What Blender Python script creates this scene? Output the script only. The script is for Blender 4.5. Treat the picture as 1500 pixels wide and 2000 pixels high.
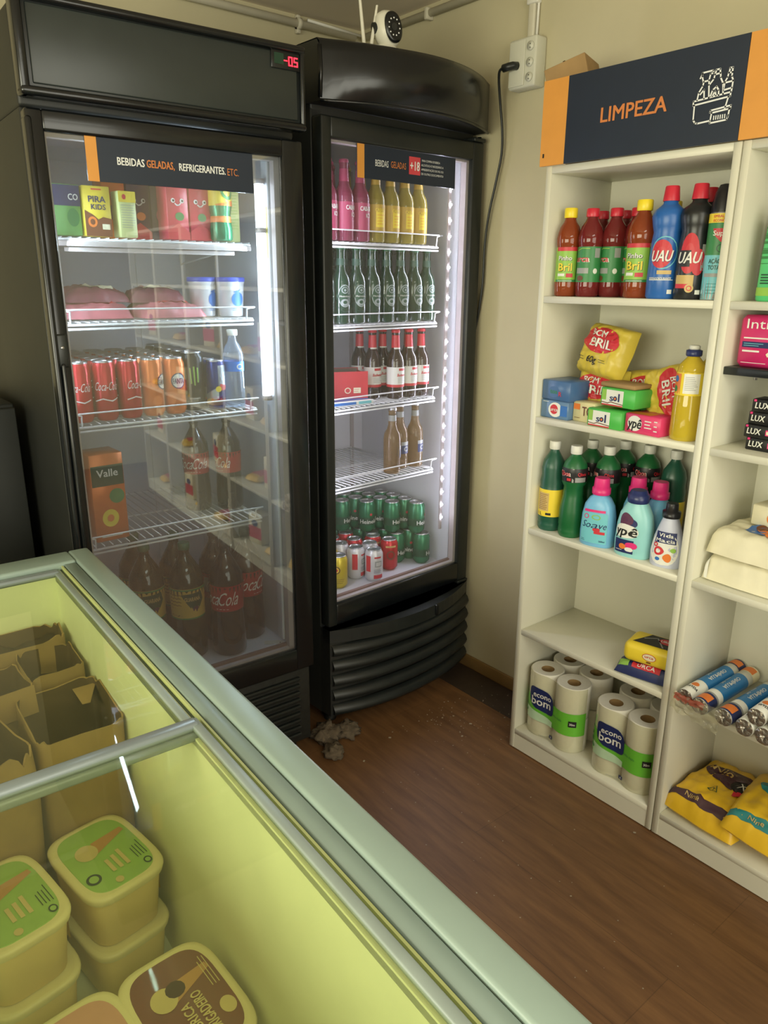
import bpy, bmesh, math, random
from mathutils import Vector, Matrix, noise
from mathutils.geometry import tessellate_polygon
random.seed(7)
R = math.radians
for _o in list(bpy.data.objects):
    bpy.data.objects.remove(_o)
SC = bpy.context.scene
COL = SC.collection

# ------------------------------------------------------------------ camera
YAW, PITCH, ROLL, FPX = 0.687343, 0.300621, 0.0070598, 1469.14
cam = bpy.data.cameras.new('camera')
cam.sensor_fit = 'VERTICAL'; cam.sensor_height = 36.0; cam.sensor_width = 27.0
cam.lens = 36.0 * FPX / 2000.0
cam.clip_start = 0.02
co = bpy.data.objects.new('camera', cam); COL.objects.link(co)
fw = Vector((math.sin(YAW)*math.cos(PITCH), math.cos(YAW)*math.cos(PITCH), -math.sin(PITCH)))
rt = Vector((math.cos(YAW), -math.sin(YAW), 0)); up = rt.cross(fw)
r2 = rt*math.cos(ROLL)+up*math.sin(ROLL); u2 = -rt*math.sin(ROLL)+up*math.cos(ROLL)
m3 = Matrix((r2, u2, -fw)).transposed()
co.matrix_world = Matrix.Translation((0, 0, 1.5)) @ m3.to_4x4()
SC.camera = co

# ------------------------------------------------------------------ world, lights, exposure
SC.view_settings.view_transform = 'Standard'
SC.view_settings.look = 'None'
SC.view_settings.gamma = 1.0
SC.view_settings.exposure = 0.0
SC.view_settings.use_curve_mapping = False
W = bpy.data.worlds.new('daylight'); SC.world = W; W.use_nodes = True
W.node_tree.nodes['Background'].inputs[0].default_value = (0.9, 0.95, 1.0, 1)
W.node_tree.nodes['Background'].inputs[1].default_value = 0.35

def area(name, loc, rot, sx, sy, power, col, spread=None):
    l = bpy.data.lights.new(name, 'AREA'); l.shape = 'RECTANGLE'
    l.size = sx; l.size_y = sy; l.energy = power; l.color = col
    if spread: l.spread = R(spread)
    o = bpy.data.objects.new(name, l); o.location = loc; o.rotation_euler = rot
    COL.objects.link(o); return o
# daylight coming through the shop window behind the photographer, and the shop's ceiling fittings
area('window_daylight', (-0.2, -2.45, 1.35), (R(84), 0, 0), 2.6, 1.7, 70, (1.0, 0.965, 0.80))
area('side_daylight', (-1.72, 0.4, 1.45), (0, R(-88), 0), 0.9, 2.2, 62, (1.0, 0.985, 0.76))
area('ceiling_light', (0.3, -0.9, 2.36), (0, 0, 0), 1.2, 0.6, 20, (0.97, 1.0, 0.90))

# ------------------------------------------------------------------ materials
def lin(c):
    return tuple((x/12.92 if x <= 0.04045 else ((x+0.055)/1.055)**2.4) for x in c)
MATS = {}
def mat(name, rgb, rough=0.5, metal=0.0, var=0.06, scale=18.0, bump=0.0, emit=None, coat=0.0, stretch=None):
    """procedural surface; rgb is sRGB 0-255"""
    if name in MATS: return name
    m = bpy.data.materials.new(name); m.use_nodes = True; MATS[name] = m
    nt = m.node_tree; b = nt.nodes['Principled BSDF']
    c = lin([v/255 for v in rgb])
    tc = nt.nodes.new('ShaderNodeTexCoord'); mp = nt.nodes.new('ShaderNodeMapping')
    nz = nt.nodes.new('ShaderNodeTexNoise'); nz.inputs['Scale'].default_value = scale; nz.inputs['Detail'].default_value = 4
    nt.links.new(tc.outputs['Object'], mp.inputs[0]); nt.links.new(mp.outputs[0], nz.inputs['Vector'])
    if stretch: mp.inputs['Scale'].default_value = stretch
    cr = nt.nodes.new('ShaderNodeValToRGB')
    cr.color_ramp.elements[0].position = 0.3; cr.color_ramp.elements[1].position = 0.7
    cr.color_ramp.elements[0].color = (*[max(0, v*(1-var)) for v in c], 1)
    cr.color_ramp.elements[1].color = (*[min(1, v*(1+var)) for v in c], 1)
    nt.links.new(nz.outputs['Fac'], cr.inputs[0]); nt.links.new(cr.outputs[0], b.inputs['Base Color'])
    b.inputs['Roughness'].default_value = rough; b.inputs['Metallic'].default_value = metal
    b.inputs['Coat Weight'].default_value = coat
    if bump:
        bp = nt.nodes.new('ShaderNodeBump'); bp.inputs['Strength'].default_value = bump; bp.inputs['Distance'].default_value = 0.004
        nt.links.new(nz.outputs['Fac'], bp.inputs['Height']); nt.links.new(bp.outputs[0], b.inputs['Normal'])
    if emit:
        b.inputs['Emission Color'].default_value = (*c, 1); b.inputs['Emission Strength'].default_value = emit
    return name
def clear(name, rgb, ior=1.45, dust=0.0, solid=0.0, dust_haze_rgb=(200, 205, 200), rough=0.02, gl=1.0):
    """thin see-through wall: tinted transparency, fresnel reflection, some dust, haze or cloudy body"""
    m = bpy.data.materials.new(name); m.use_nodes = True; MATS[name] = m
    nt = m.node_tree; nt.nodes.remove(nt.nodes['Principled BSDF']); out = nt.nodes['Material Output']
    c = lin([v/255 for v in rgb])
    tr = nt.nodes.new('ShaderNodeBsdfTransparent'); tr.inputs[0].default_value = (*c, 1)
    gs = nt.nodes.new('ShaderNodeBsdfGlossy'); gs.inputs['Roughness'].default_value = rough
    df = nt.nodes.new('ShaderNodeBsdfDiffuse')
    dc = lin([v/255 for v in (dust_haze_rgb if not solid else rgb)]); df.inputs[0].default_value = (*dc, 1)
    mx = nt.nodes.new('ShaderNodeMixShader')
    tc = nt.nodes.new('ShaderNodeTexCoord'); nz = nt.nodes.new('ShaderNodeTexNoise'); nz.inputs['Scale'].default_value = 6
    mr = nt.nodes.new('ShaderNodeMapRange'); k = max(dust, solid)
    mr.inputs['To Min'].default_value = k*0.8; mr.inputs['To Max'].default_value = k*1.2
    nt.links.new(tc.outputs['Object'], nz.inputs['Vector']); nt.links.new(nz.outputs['Fac'], mr.inputs[0])
    nt.links.new(mr.outputs[0], mx.inputs[0]); nt.links.new(tr.outputs[0], mx.inputs[1]); nt.links.new(df.outputs[0], mx.inputs[2])
    fr = nt.nodes.new('ShaderNodeFresnel'); fr.inputs[0].default_value = ior
    ml = nt.nodes.new('ShaderNodeMath'); ml.operation = 'MULTIPLY'; ml.inputs[1].default_value = gl; ml.use_clamp = True
    # only the face turned to the viewer reflects: the wall is thin and does not bend the ray
    ge = nt.nodes.new('ShaderNodeNewGeometry'); iv = nt.nodes.new('ShaderNodeMath'); iv.operation = 'SUBTRACT'; iv.inputs[0].default_value = 1.0
    nt.links.new(ge.outputs['Backfacing'], iv.inputs[1]); mk = nt.nodes.new('ShaderNodeMath'); mk.operation = 'MULTIPLY'
    nt.links.new(fr.outputs[0], mk.inputs[0]); nt.links.new(iv.outputs[0], mk.inputs[1]); nt.links.new(mk.outputs[0], ml.inputs[0])
    m2 = nt.nodes.new('ShaderNodeMixShader')
    nt.links.new(ml.outputs[0], m2.inputs[0]); nt.links.new(mx.outputs[0], m2.inputs[1]); nt.links.new(gs.outputs[0], m2.inputs[2])
    nt.links.new(m2.outputs[0], out.inputs[0])
    return name
_ci = {}
def C(r, g, b, rough=0.45, **k):
    n = 'paint_%d_%d_%d_%d' % (r, g, b, int(rough*100))
    return mat(n, (r, g, b), rough, **k)

mat('wall_paint', (194, 186, 154), 0.8, var=0.03, scale=5, bump=0.05)
mat('ceiling_paint', (220, 208, 186), 0.85, var=0.03, scale=4)
mat('white_board', (212, 210, 192), 0.42, var=0.015, scale=3)
mat('white_liner', (214, 216, 222), 0.4, var=0.02, scale=4)
mat('black_gloss', (17, 20, 22), 0.24, var=0.15, scale=14, coat=0.05)
mat('black_satin', (30, 34, 33), 0.38, var=0.15, scale=20)
mat('black_side', (31, 33, 30), 0.5, var=0.12, scale=9)
mat('panel_grey', (44, 50, 49), 0.35, var=0.1, scale=12, bump=0.05)
mat('black_rough', (30, 31, 28), 0.55, var=0.3, scale=60)
mat('white_wire', (225, 226, 228), 0.35, var=0.02)
mat('spacer', (176, 166, 165), 0.4, var=0.05)
mat('gasket', (120, 92, 84), 0.6, var=0.1)
mat('white_plastic', (226, 224, 214), 0.4, var=0.02)
mat('rim', (140, 158, 149), 0.35, var=0.03, scale=8)
mat('rim_inner', (124, 140, 132), 0.4, var=0.04, scale=8)
mat('rail_dark', (58, 70, 56), 0.5, var=0.1)
mat('rail_lime', (176, 184, 120), 0.45, var=0.05)
mat('freezer_liner', (238, 242, 206), 0.55, var=0.05, scale=7, bump=0.12)
mat('kraft', (158, 128, 84), 0.8, var=0.12, scale=14, bump=0.15)
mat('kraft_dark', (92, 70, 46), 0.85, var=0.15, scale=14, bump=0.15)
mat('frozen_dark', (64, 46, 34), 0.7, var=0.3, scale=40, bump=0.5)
mat('navy', (30, 40, 56), 0.45, var=0.04)
mat('orange', (214, 148, 66), 0.5, var=0.04)
mat('orange_text', (205, 125, 66), 0.5, var=0.03)
mat('white_ink', (226, 228, 226), 0.5, var=0.01)
mat('silver', (190, 190, 192), 0.28, 0.9, var=0.05)
mat('foil', (170, 165, 155), 0.25, 0.85, var=0.3, scale=90, bump=0.9)
mat('toilet_paper', (228, 225, 212), 0.9, var=0.02, scale=80, bump=0.2)
mat('dust', (92, 80, 64), 0.95, var=0.25, scale=60, bump=0.8)
mat('baseboard', (142, 112, 66), 0.6, var=0.1, scale=10)
mat('led_white', (235, 235, 255), 0.4, emit=55, var=0.0)
mat('tube_white', (235, 242, 255), 0.4, emit=7, var=0.0)
mat('led_red', (255, 40, 60), 0.4, emit=3.0, var=0.0)
clear('door_glass', (232, 236, 236), dust=0.042, dust_haze_rgb=(176, 188, 200), gl=7.0)  # diffuse share also paints a bluish haze over the contents, besides dust
clear('door_glass_plain', (248, 249, 250), dust=0.03, gl=2.2)
clear('lid_glass', (248, 251, 238), dust=0.03, dust_haze_rgb=(190, 196, 150), gl=1.2)
clear('clear_glass', (214, 208, 198), solid=0.10)
clear('water_pet', (225, 234, 245), dust=0.12, dust_haze_rgb=(225, 235, 250), gl=2.0)
clear('film', (240, 240, 228), dust=0.12, dust_haze_rgb=(235, 230, 205), gl=2.0)
clear('green_glass', (96, 150, 112), solid=0.35, gl=1.3)
clear('pink_drink', (176, 78, 108), solid=0.5)
clear('yellow_drink', (190, 172, 76), solid=0.5)
clear('amber_drink', (196, 168, 130), solid=0.22)
clear('oil', (232, 208, 60), solid=0.55, gl=1.5)
clear('cleaner_amber', (158, 74, 40), solid=0.65, gl=1.2)
clear('cleaner_red', (128, 44, 44), solid=0.7, gl=1.2)
clear('tub_plastic', (226, 214, 160), solid=0.75)

def floor_mat():
    m = bpy.data.materials.new('wood_floor'); m.use_nodes = True; MATS['wood_floor'] = m
    nt = m.node_tree; b = nt.nodes['Principled BSDF']
    tc = nt.nodes.new('ShaderNodeTexCoord'); mp = nt.nodes.new('ShaderNodeMapping')
    mp.inputs['Scale'].default_value = (14, 1.6, 1)
    nt.links.new(tc.outputs['Object'], mp.inputs[0])
    nz = nt.nodes.new('ShaderNodeTexNoise'); nz.inputs['Scale'].default_value = 2.4; nz.inputs['Detail'].default_value = 7; nz.inputs['Roughness'].default_value = 0.62
    nt.links.new(mp.outputs[0], nz.inputs['Vector'])
    br = nt.nodes.new('ShaderNodeTexBrick'); mp2 = nt.nodes.new('ShaderNodeMapping')
    mp2.inputs['Rotation'].default_value = (0, 0, R(90)); nt.links.new(tc.outputs['Object'], mp2.inputs[0]); nt.links.new(mp2.outputs[0], br.inputs['Vector'])
    br.inputs['Scale'].default_value = 1.0; br.inputs['Brick Width'].default_value = 1.2; br.inputs['Row Height'].default_value = 0.19
    br.inputs['Mortar Size'].default_value = 0.0012; br.inputs['Bias'].default_value = -0.2
    br.inputs['Color1'].default_value = (0.92, 0.92, 0.92, 1); br.inputs['Color2'].default_value = (1.06, 1.04, 1.0, 1); br.inputs['Mortar'].default_value = (0.7, 0.7, 0.7, 1)
    cr = nt.nodes.new('ShaderNodeValToRGB'); e = cr.color_ramp.elements
    e[0].position = 0.3; e[0].color = (*lin((0.365, 0.25, 0.155)), 1); e[1].position = 0.72; e[1].color = (*lin((0.50, 0.36, 0.225)), 1)
    nt.links.new(nz.outputs['Fac'], cr.inputs[0])
    mx = nt.nodes.new('ShaderNodeMix'); mx.data_type = 'RGBA'; mx.blend_type = 'MULTIPLY'; mx.inputs['Factor'].default_value = 1
    nt.links.new(cr.outputs[0], mx.inputs['A']); nt.links.new(br.outputs['Color'], mx.inputs['B'])
    nt.links.new(mx.outputs['Result'], b.inputs['Base Color'])
    b.inputs['Roughness'].default_value = 0.48
floor_mat()
mat('strip_dark', (62, 50, 40), 0.5, var=0.15, scale=30)

# ------------------------------------------------------------------ mesh helpers
class MB:
    def __init__(s): s.v = []; s.f = []; s.m = []; s.sm = []; s.names = []
    def mi(s, m):
        if m not in s.names: s.names.append(m)
        return s.names.index(m)
    def add(s, vs, fs, m, smooth=False, T=None):
        o = len(s.v); i = s.mi(m)
        s.v += [tuple(T @ Vector(v)) if T else tuple(v) for v in vs]
        for f in fs: s.f.append([a+o for a in f]); s.m.append(i); s.sm.append(smooth)
    def box(s, x0, x1, y0, y1, z0, z1, m, bev=0.0, seg=2, T=None):
        if bev <= 0:
            vs = [(x, y, z) for z in (z0, z1) for y in (y0, y1) for x in (x0, x1)]
            s.add(vs, [(0, 2, 3, 1), (4, 5, 7, 6), (0, 1, 5, 4), (2, 6, 7, 3), (0, 4, 6, 2), (1, 3, 7, 5)], m, False, T)
            return
        bm = bmesh.new(); bmesh.ops.create_cube(bm, size=1)
        for v in bm.verts: v.co = Vector(((x0+x1)/2+v.co.x*(x1-x0), (y0+y1)/2+v.co.y*(y1-y0), (z0+z1)/2+v.co.z*(z1-z0)))
        bmesh.ops.bevel(bm, geom=bm.edges[:], offset=min(bev, abs(x1-x0)*.49, abs(y1-y0)*.49, abs(z1-z0)*.49), segments=seg, affect='EDGES', profile=0.5)
        bm.verts.index_update()
        s.add([v.co[:] for v in bm.verts], [[v.index for v in f.verts] for f in bm.faces], m, True, T); bm.free()
    def loft(s, secs, m, seg=24, n=2.0, cap=(True, True), T=None, mfun=None):
        vs = []; fs = []
        for sec in secs:
            z, rx = sec[0], sec[1]; ry = sec[2] if len(sec) > 2 else rx
            cx = sec[3] if len(sec) > 3 else 0; cy = sec[4] if len(sec) > 4 else 0
            for k in range(seg):
                a = 2*math.pi*k/seg; c, d = math.cos(a), math.sin(a)
                vs.append((cx+rx*math.copysign(abs(c)**(2/n), c), cy+ry*math.copysign(abs(d)**(2/n), d), z))
        for i in range(len(secs)-1):
            for k in range(seg):
                k2 = (k+1) % seg
                fs.append((i*seg+k, i*seg+k2, (i+1)*seg+k2, (i+1)*seg+k))
        s.add(vs, fs, m, True, T)
        if cap[0]: s.add([vs[k] for k in range(seg)][::-1], [list(range(seg))], m, False, T)
        if cap[1]: s.add([vs[(len(secs)-1)*seg+k] for k in range(seg)], [list(range(seg))], m, False, T)
    def tube(s, pts, r, m, seg=8, closed=False):
        pts = [Vector(p) for p in pts]; vs = []; fs = []; n = len(pts)
        prev = None
        for i, p in enumerate(pts):
            if closed: t = (pts[(i+1) % n]-pts[i-1])
            else: t = (pts[min(i+1, n-1)]-pts[max(i-1, 0)])
            t.normalize()
            if prev is None:
                a = Vector((0, 0, 1)) if abs(t.z) < 0.9 else Vector((1, 0, 0))
                u = t.cross(a).normalized()
            else: u = (prev-t*prev.dot(t)).normalized()
            prev = u; w = t.cross(u)
            for k in range(seg):
                a = 2*math.pi*k/seg
                vs.append(p+(u*math.cos(a)+w*math.sin(a))*r)
        for i in range(n if closed else n-1):
            j = (i+1) % n
            for k in range(seg):
                k2 = (k+1) % seg
                fs.append((i*seg+k, i*seg+k2, j*seg+k2, j*seg+k))
        if not closed: fs += [list(range(seg))[::-1], [(n-1)*seg+k for k in range(seg)]]
        s.add(vs, fs, m, True)
    def prism(s, pts, z0, z1, m, T=None, smooth=False):
        n = len(pts); vs = [(x, y, z0) for x, y in pts]+[(x, y, z1) for x, y in pts]
        tri = tessellate_polygon([[Vector((x, y, 0)) for x, y in pts]])
        s.add(vs, [(k, (k+1) % n, n+(k+1) % n, n+k) for k in range(n)], m, smooth, T)
        s.add(vs, [tuple(t) for t in tri]+[tuple(n+a for a in t) for t in tri], m, False, T)
    def grid(s, fn, nu, nv, m, smooth=True):
        vs = [fn(i/nu, j/nv) for j in range(nv+1) for i in range(nu+1)]
        fs = [(j*(nu+1)+i, j*(nu+1)+i+1, (j+1)*(nu+1)+i+1, (j+1)*(nu+1)+i) for j in range(nv) for i in range(nu)]
        s.add(vs, fs, m, smooth)
    def build(s, name, parent=None, loc=None, rz=None):
        me = bpy.data.meshes.new(name); me.from_pydata([tuple(v) for v in s.v], [], s.f); me.validate(clean_customdata=False)
        for n in s.names: me.materials.append(MATS[n])
        if len(me.polygons) == len(s.f):
            me.polygons.foreach_set('material_index', s.m); me.polygons.foreach_set('use_smooth', s.sm)
        bm = bmesh.new(); bm.from_mesh(me); bmesh.ops.recalc_face_normals(bm, faces=bm.faces[:]); bm.to_mesh(me); bm.free()
        o = bpy.data.objects.new(name, me); COL.objects.link(o)
        if parent: o.parent = parent
        if loc: o.location = loc
        if rz is not None: o.rotation_euler = (0, 0, rz)
        return o

# mappers: (u right, v up, d outward) -> position on a front face
def flat(y=0.0): return lambda u, v, d: (u, y-d, v)
def on_top(z): return lambda u, v, d: (u, v, z+d)
def on_loft(secs, n=2.0):
    def f(u, v, d):
        ss = secs
        if v <= ss[0][0]: a = b = ss[0]; t = 0
        elif v >= ss[-1][0]: a = b = ss[-1]; t = 0
        else:
            for i in range(len(ss)-1):
                if ss[i][0] <= v <= ss[i+1][0]: a, b = ss[i], ss[i+1]; break
            t = (v-a[0])/max(1e-9, b[0]-a[0])
        g = lambda s_, k, dv: s_[k] if len(s_) > k else dv
        rx = a[1]+(b[1]-a[1])*t; ry = g(a, 2, a[1])+(g(b, 2, b[1])-g(a, 2, a[1]))*t
        cx = g(a, 3, 0)+(g(b, 3, 0)-g(a, 3, 0))*t; cy = g(a, 4, 0)+(g(b, 4, 0)-g(a, 4, 0))*t
        ang = u/((rx+ry)/2); c, e = math.sin(ang), math.cos(ang)
        return (cx+(rx+d)*math.copysign(abs(c)**(2/n), c), cy-(ry+d)*math.copysign(abs(e)**(2/n), e), v)
    return f
def rect(mb, M, u0, u1, v0, v1, m, d=0.0006, nu=None, nv=1):
    nu = nu or max(1, int(abs(u1-u0)/0.006))
    mb.grid(lambda a, b: M(u0+(u1-u0)*a, v0+(v1-v0)*b, d), nu, nv, m)
def disc(mb, M, cu, cv, ru, rv, m, d=0.0008, seg=20, rot=0.0, ring=0.0):
    ks = [ring, 1.0] if ring else [0.0, 0.5, 1.0]
    vs = []; fs = []
    for k in ks:
        for i in range(seg):
            a = 2*math.pi*i/seg; x, y = ru*k*math.cos(a), rv*k*math.sin(a)
            vs.append(M(cu+x*math.cos(rot)-y*math.sin(rot), cv+x*math.sin(rot)+y*math.cos(rot), d))
    for j in range(len(ks)-1):
        for i in range(seg): fs.append((j*seg+i, j*seg+(i+1) % seg, (j+1)*seg+(i+1) % seg, (j+1)*seg+i))
    mb.add(vs, fs, m, False)
def poly(mb, M, pts, m, d=0.0009):
    tri = tessellate_polygon([[Vector((x, y, 0)) for x, y in pts]])
    T = [[Vector(pts[i]) for i in t] for t in tri]; out = []
    while T:                                   # split large triangles so that they follow curved surfaces
        t = T.pop(); L = [(t[(i+1) % 3]-t[i]).length for i in range(3)]; k = L.index(max(L))
        if L[k] > .009 and len(T)+len(out) < 900:
            a, b, c = t[k], t[(k+1) % 3], t[(k+2) % 3]; q = (a+b)/2
            T += [[a, q, c], [q, b, c]]
        else: out.append(t)
    mb.add([M(v.x, v.y, d) for t in out for v in t], [(3*i, 3*i+1, 3*i+2) for i in range(len(out))], m)
def stroke(mb, M, pts, w, m, d=0.001, closed=False):
    n = len(pts)
    for i in range(n if closed else n-1):
        a = Vector(pts[i]); b = Vector(pts[(i+1) % n]); t = (b-a)
        if t.length < 1e-6: continue
        t.normalize(); p = Vector((-t.y, t.x))*w/2; e = t*w*0.35
        poly(mb, M, [tuple(a-e+p), tuple(b+e+p), tuple(b+e-p), tuple(a-e-p)], m, d)
_txt = {}
def glyphs(s, bold):
    k = (s, bold)
    if k not in _txt:
        cu = bpy.data.curves.new('t', 'FONT'); cu.body = s; cu.size = 1; cu.offset = 0.0; cu.resolution_u = 2; cu.fill_mode = 'FRONT'
        ob = bpy.data.objects.new('t', cu); COL.objects.link(ob)
        dg = bpy.context.evaluated_depsgraph_get(); me = bpy.data.meshes.new_from_object(ob.evaluated_get(dg))
        vs = [(v.co.x, v.co.y) for v in me.vertices]; fs = [list(p.vertices) for p in me.polygons]
        bpy.data.objects.remove(ob); bpy.data.curves.remove(cu); bpy.data.meshes.remove(me)
        _txt[k] = (vs, fs)
    return _txt[k]
def text(mb, M, s, cu, cv, h, m, d=0.0012, width=None, bold=True, rot=0.0, slant=0.0, arc=0.0):
    vs, fs = glyphs(s, False)
    if not vs: return
    x0 = min(v[0] for v in vs); x1 = max(v[0] for v in vs); y0 = min(v[1] for v in vs); y1 = max(v[1] for v in vs)
    sy = h/0.72; sx = (width/(x1-x0)) if width else sy*0.95
    w = .017*sy
    for k, (ex, ey) in enumerate(((-w, -w*.6), (w, -w*.6), (-w, w*.6), (w, w*.6)) if bold else ((0, 0),)):   # heavier strokes for bold print
        out = []
        for x, y in vs:
            a = (x-(x0+x1)/2)*sx+slant*y*sy+ex; b = (y-0.36)*sy+ey
            if arc: b -= arc*(a*a)
            out.append(M(cu+a*math.cos(rot)-b*math.sin(rot), cv+a*math.sin(rot)+b*math.cos(rot), d+k*.00004))
        mb.add(out, fs, m)
def lines(mb, M, u0, u1, v0, v1, n, m, d=0.001, w=0.0012):
    """rows of small print as fine bars"""
    rr = random.Random(int((u0+v0)*1e4) & 0xffff)
    for i in range(n):
        v = v1-(v1-v0)*(i+0.5)/n; e = u0+(u1-u0)*rr.uniform(0.65, 1.0)
        rect(mb, M, u0, e, v-w/2, v+w/2, m, d)

# ------------------------------------------------------------------ scene graph helpers
def thing(name, label, cat, group=None):
    o = bpy.data.objects.new(name, None); o.empty_display_size = 0.05; COL.objects.link(o)
    o['label'] = label; o['category'] = cat
    if group: o['group'] = group
    return o
def tag(o, label, cat, group=None, kind=None):
    if label: o['label'] = label
    if cat: o['category'] = cat
    if group: o['group'] = group
    if kind: o['kind'] = kind
    return o
def struct(o, label=None):
    o['kind'] = 'structure'
    if label: o['label'] = label
    return o
def dup(root):
    r = root.copy(); COL.objects.link(r)
    for ch in list(root.children):
        c = ch.copy(); COL.objects.link(c); c.parent = r
        for g in list(ch.children):
            d = g.copy(); COL.objects.link(d); d.parent = c
    return r
class Frame:
    def __init__(s, o, a): s.o = Vector(o); s.a = a; s.x = Vector((math.cos(a), math.sin(a), 0)); s.y = Vector((-math.sin(a), math.cos(a), 0))
    def w(s, x, y, z): return s.o+s.x*x+s.y*y+Vector((0, 0, z))
    def put(s, o, x, y, z, rz=0.0, tilt=None):
        o.location = s.w(x, y, z); o.rotation_euler = (tilt[0] if tilt else 0, tilt[1] if tilt else 0, s.a+rz); return o
A1 = -0.0508168; A2 = 0.0462313; AZ = -0.0451367
F1 = Frame((0.521, 1.819, 0), A1)      # wide flat-door cooler
F2 = Frame((1.302, 1.866, 0), A2)      # bow-front cooler
FZ = Frame((0.528, 1.767, 0), AZ)      # chest freezer
SH = Frame((1.72, 1.422, 0), -math.pi/2)   # shelving along the right wall
class Proto:
    """first use returns the built thing itself, later uses copies of it"""
    def __init__(s, fn): s.fn = fn; s.o = None
    def get(s, label=None, group=None):
        if s.o is None: s.o = s.fn(); o = s.o
        else: o = dup(s.o)
        if label: o['label'] = label
        if group: o['group'] = group
        return o
ORD = ['first', 'second', 'third', 'fourth', 'fifth', 'sixth', 'seventh', 'eighth', 'ninth']

# ================================================================== ROOM
RX0, RX1, RY0, RY1, RZ = -1.8, 2.005, -2.6, 2.60, 2.40
def slab(name, x0, x1, y0, y1, z0, z1, m):
    mb = MB(); mb.box(x0, x1, y0, y1, z0, z1, m); return struct(mb.build(name))
slab('floor', RX0-.1, RX1+.1, RY0-.1, RY1+.1, -0.06, 0, 'wood_floor')
slab('ceiling', RX0-.1, RX1+.1, RY0-.1, RY1+.1, RZ, RZ+.06, 'ceiling_paint')
slab('wall_back', RX0-.1, RX1+.1, RY1, RY1+.1, 0, RZ, 'wall_paint')
slab('wall_right', RX1, RX1+.1, RY0-.1, RY1, 0, RZ, 'wall_paint')
slab('wall_left', RX0-.1, RX0, RY0-.1, RY1, 0, RZ, 'wall_paint')
mb = MB()   # wall behind the photographer with the window opening
for b in ((RX0, -1.5, 0, RZ), (1.1, RX1, 0, RZ), (-1.5, 1.1, 0, 0.5), (-1.5, 1.1, 2.2, RZ)):
    mb.box(b[0], b[1], RY0-.1, RY0, b[2], b[3], 'wall_paint')
struct(mb.build('wall_front'))
mb = MB()
for b in ((-1.5, -1.46, .5, 2.2), (1.06, 1.1, .5, 2.2), (-.22, -.18, .5, 2.2), (-1.5, 1.1, .5, .54), (-1.5, 1.1, 2.16, 2.2)):
    mb.box(b[0], b[1], RY0-.07, RY0-.03, b[2], b[3], 'white_plastic')
mb.box(-1.46, 1.06, RY0-.055, RY0-.05, .54, 2.16, 'door_glass_plain')
struct(mb.build('window_1'))
mb = MB(); mb.box(RX1-.012, RX1-.001, RY0, RY1-.012, 0.001, 0.052, 'baseboard', 0.003)
struct(mb.build('baseboard_right'))
mb = MB(); mb.box(RX0, RX1, RY1-.012, RY1-.001, 0.001, 0.052, 'baseboard', 0.003)
struct(mb.build('baseboard_back'))
mb = MB(); mb.box(1.845, 1.992, 1.45, 2.55, 0.0002, 0.0012, 'strip_dark')  # flat strip, darker than the floor, along the right wall
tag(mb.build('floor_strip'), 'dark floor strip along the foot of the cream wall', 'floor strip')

# conduits under the ceiling
PIPEZ = 2.368
def clipring(mb, p, ax, r):
    mb.tube([Vector(p)-Vector(ax)*0.008, Vector(p)+Vector(ax)*0.008], r, 'wall_light', 12)
mat('wall_light', (205, 200, 180), 0.5, var=0.03)
pr = thing('conduit_pipe', 'cream plastic conduit running under the ceiling behind the two coolers', 'pipe')
mb = MB(); mb.tube([(0.3, RY1-.018, PIPEZ), (1.96, RY1-.018, PIPEZ)], 0.0135, 'wall_light', 12); mb.build('pipe', pr)
mb = MB(); mb.tube([(1.74, RY1-.03, PIPEZ+.014), (1.98, RY1-.03, PIPEZ+.006)], 0.005, 'white_plastic', 8); mb.build('cable', pr)
for x in (0.9, 1.71):
    mb = MB(); clipring(mb, (x, RY1-.018, PIPEZ), (1, 0, 0), 0.019); mb.box(x-.008, x+.008, RY1-.02, RY1-.0005, PIPEZ-.03, PIPEZ+.028, 'wall_light', .003); mb.build('pipe_clip', pr)
pr = thing('conduit_pipe', 'cream plastic conduit running under the ceiling along the right wall', 'pipe')
mb = MB(); mb.tube([(RX1-.016, 2.56, PIPEZ), (RX1-.016, -1.5, PIPEZ)], 0.0125, 'wall_light', 12); mb.build('pipe', pr)
for y in (2.2, 1.2):
    mb = MB(); mb.box(RX1-.032, RX1-.0005, y-.008, y+.008, PIPEZ-.02, PIPEZ+.016, 'wall_light', .003); mb.build('pipe_clip', pr)
pr = thing('conduit_pipe', 'white vertical conduit dropping from the ceiling to the power outlet box', 'pipe')
mb = MB(); mb.box(RX1-.018, RX1-.0005, 1.728, 1.752, 2.2, RZ-.001, 'wall_light', .004); mb.build('pipe', pr)
mb = MB(); mb.tube([(RX1-.008, 1.722, 2.2), (RX1-.008, 1.718, RZ-.002)], .004, 'white_plastic'); mb.build('cable', pr)
mb = MB(); mb.box(RX1-.022, RX1-.0005, 1.715, 1.757, 2.29, 2.305, 'white_plastic', .003); mb.build('pipe_clip', pr)

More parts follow.
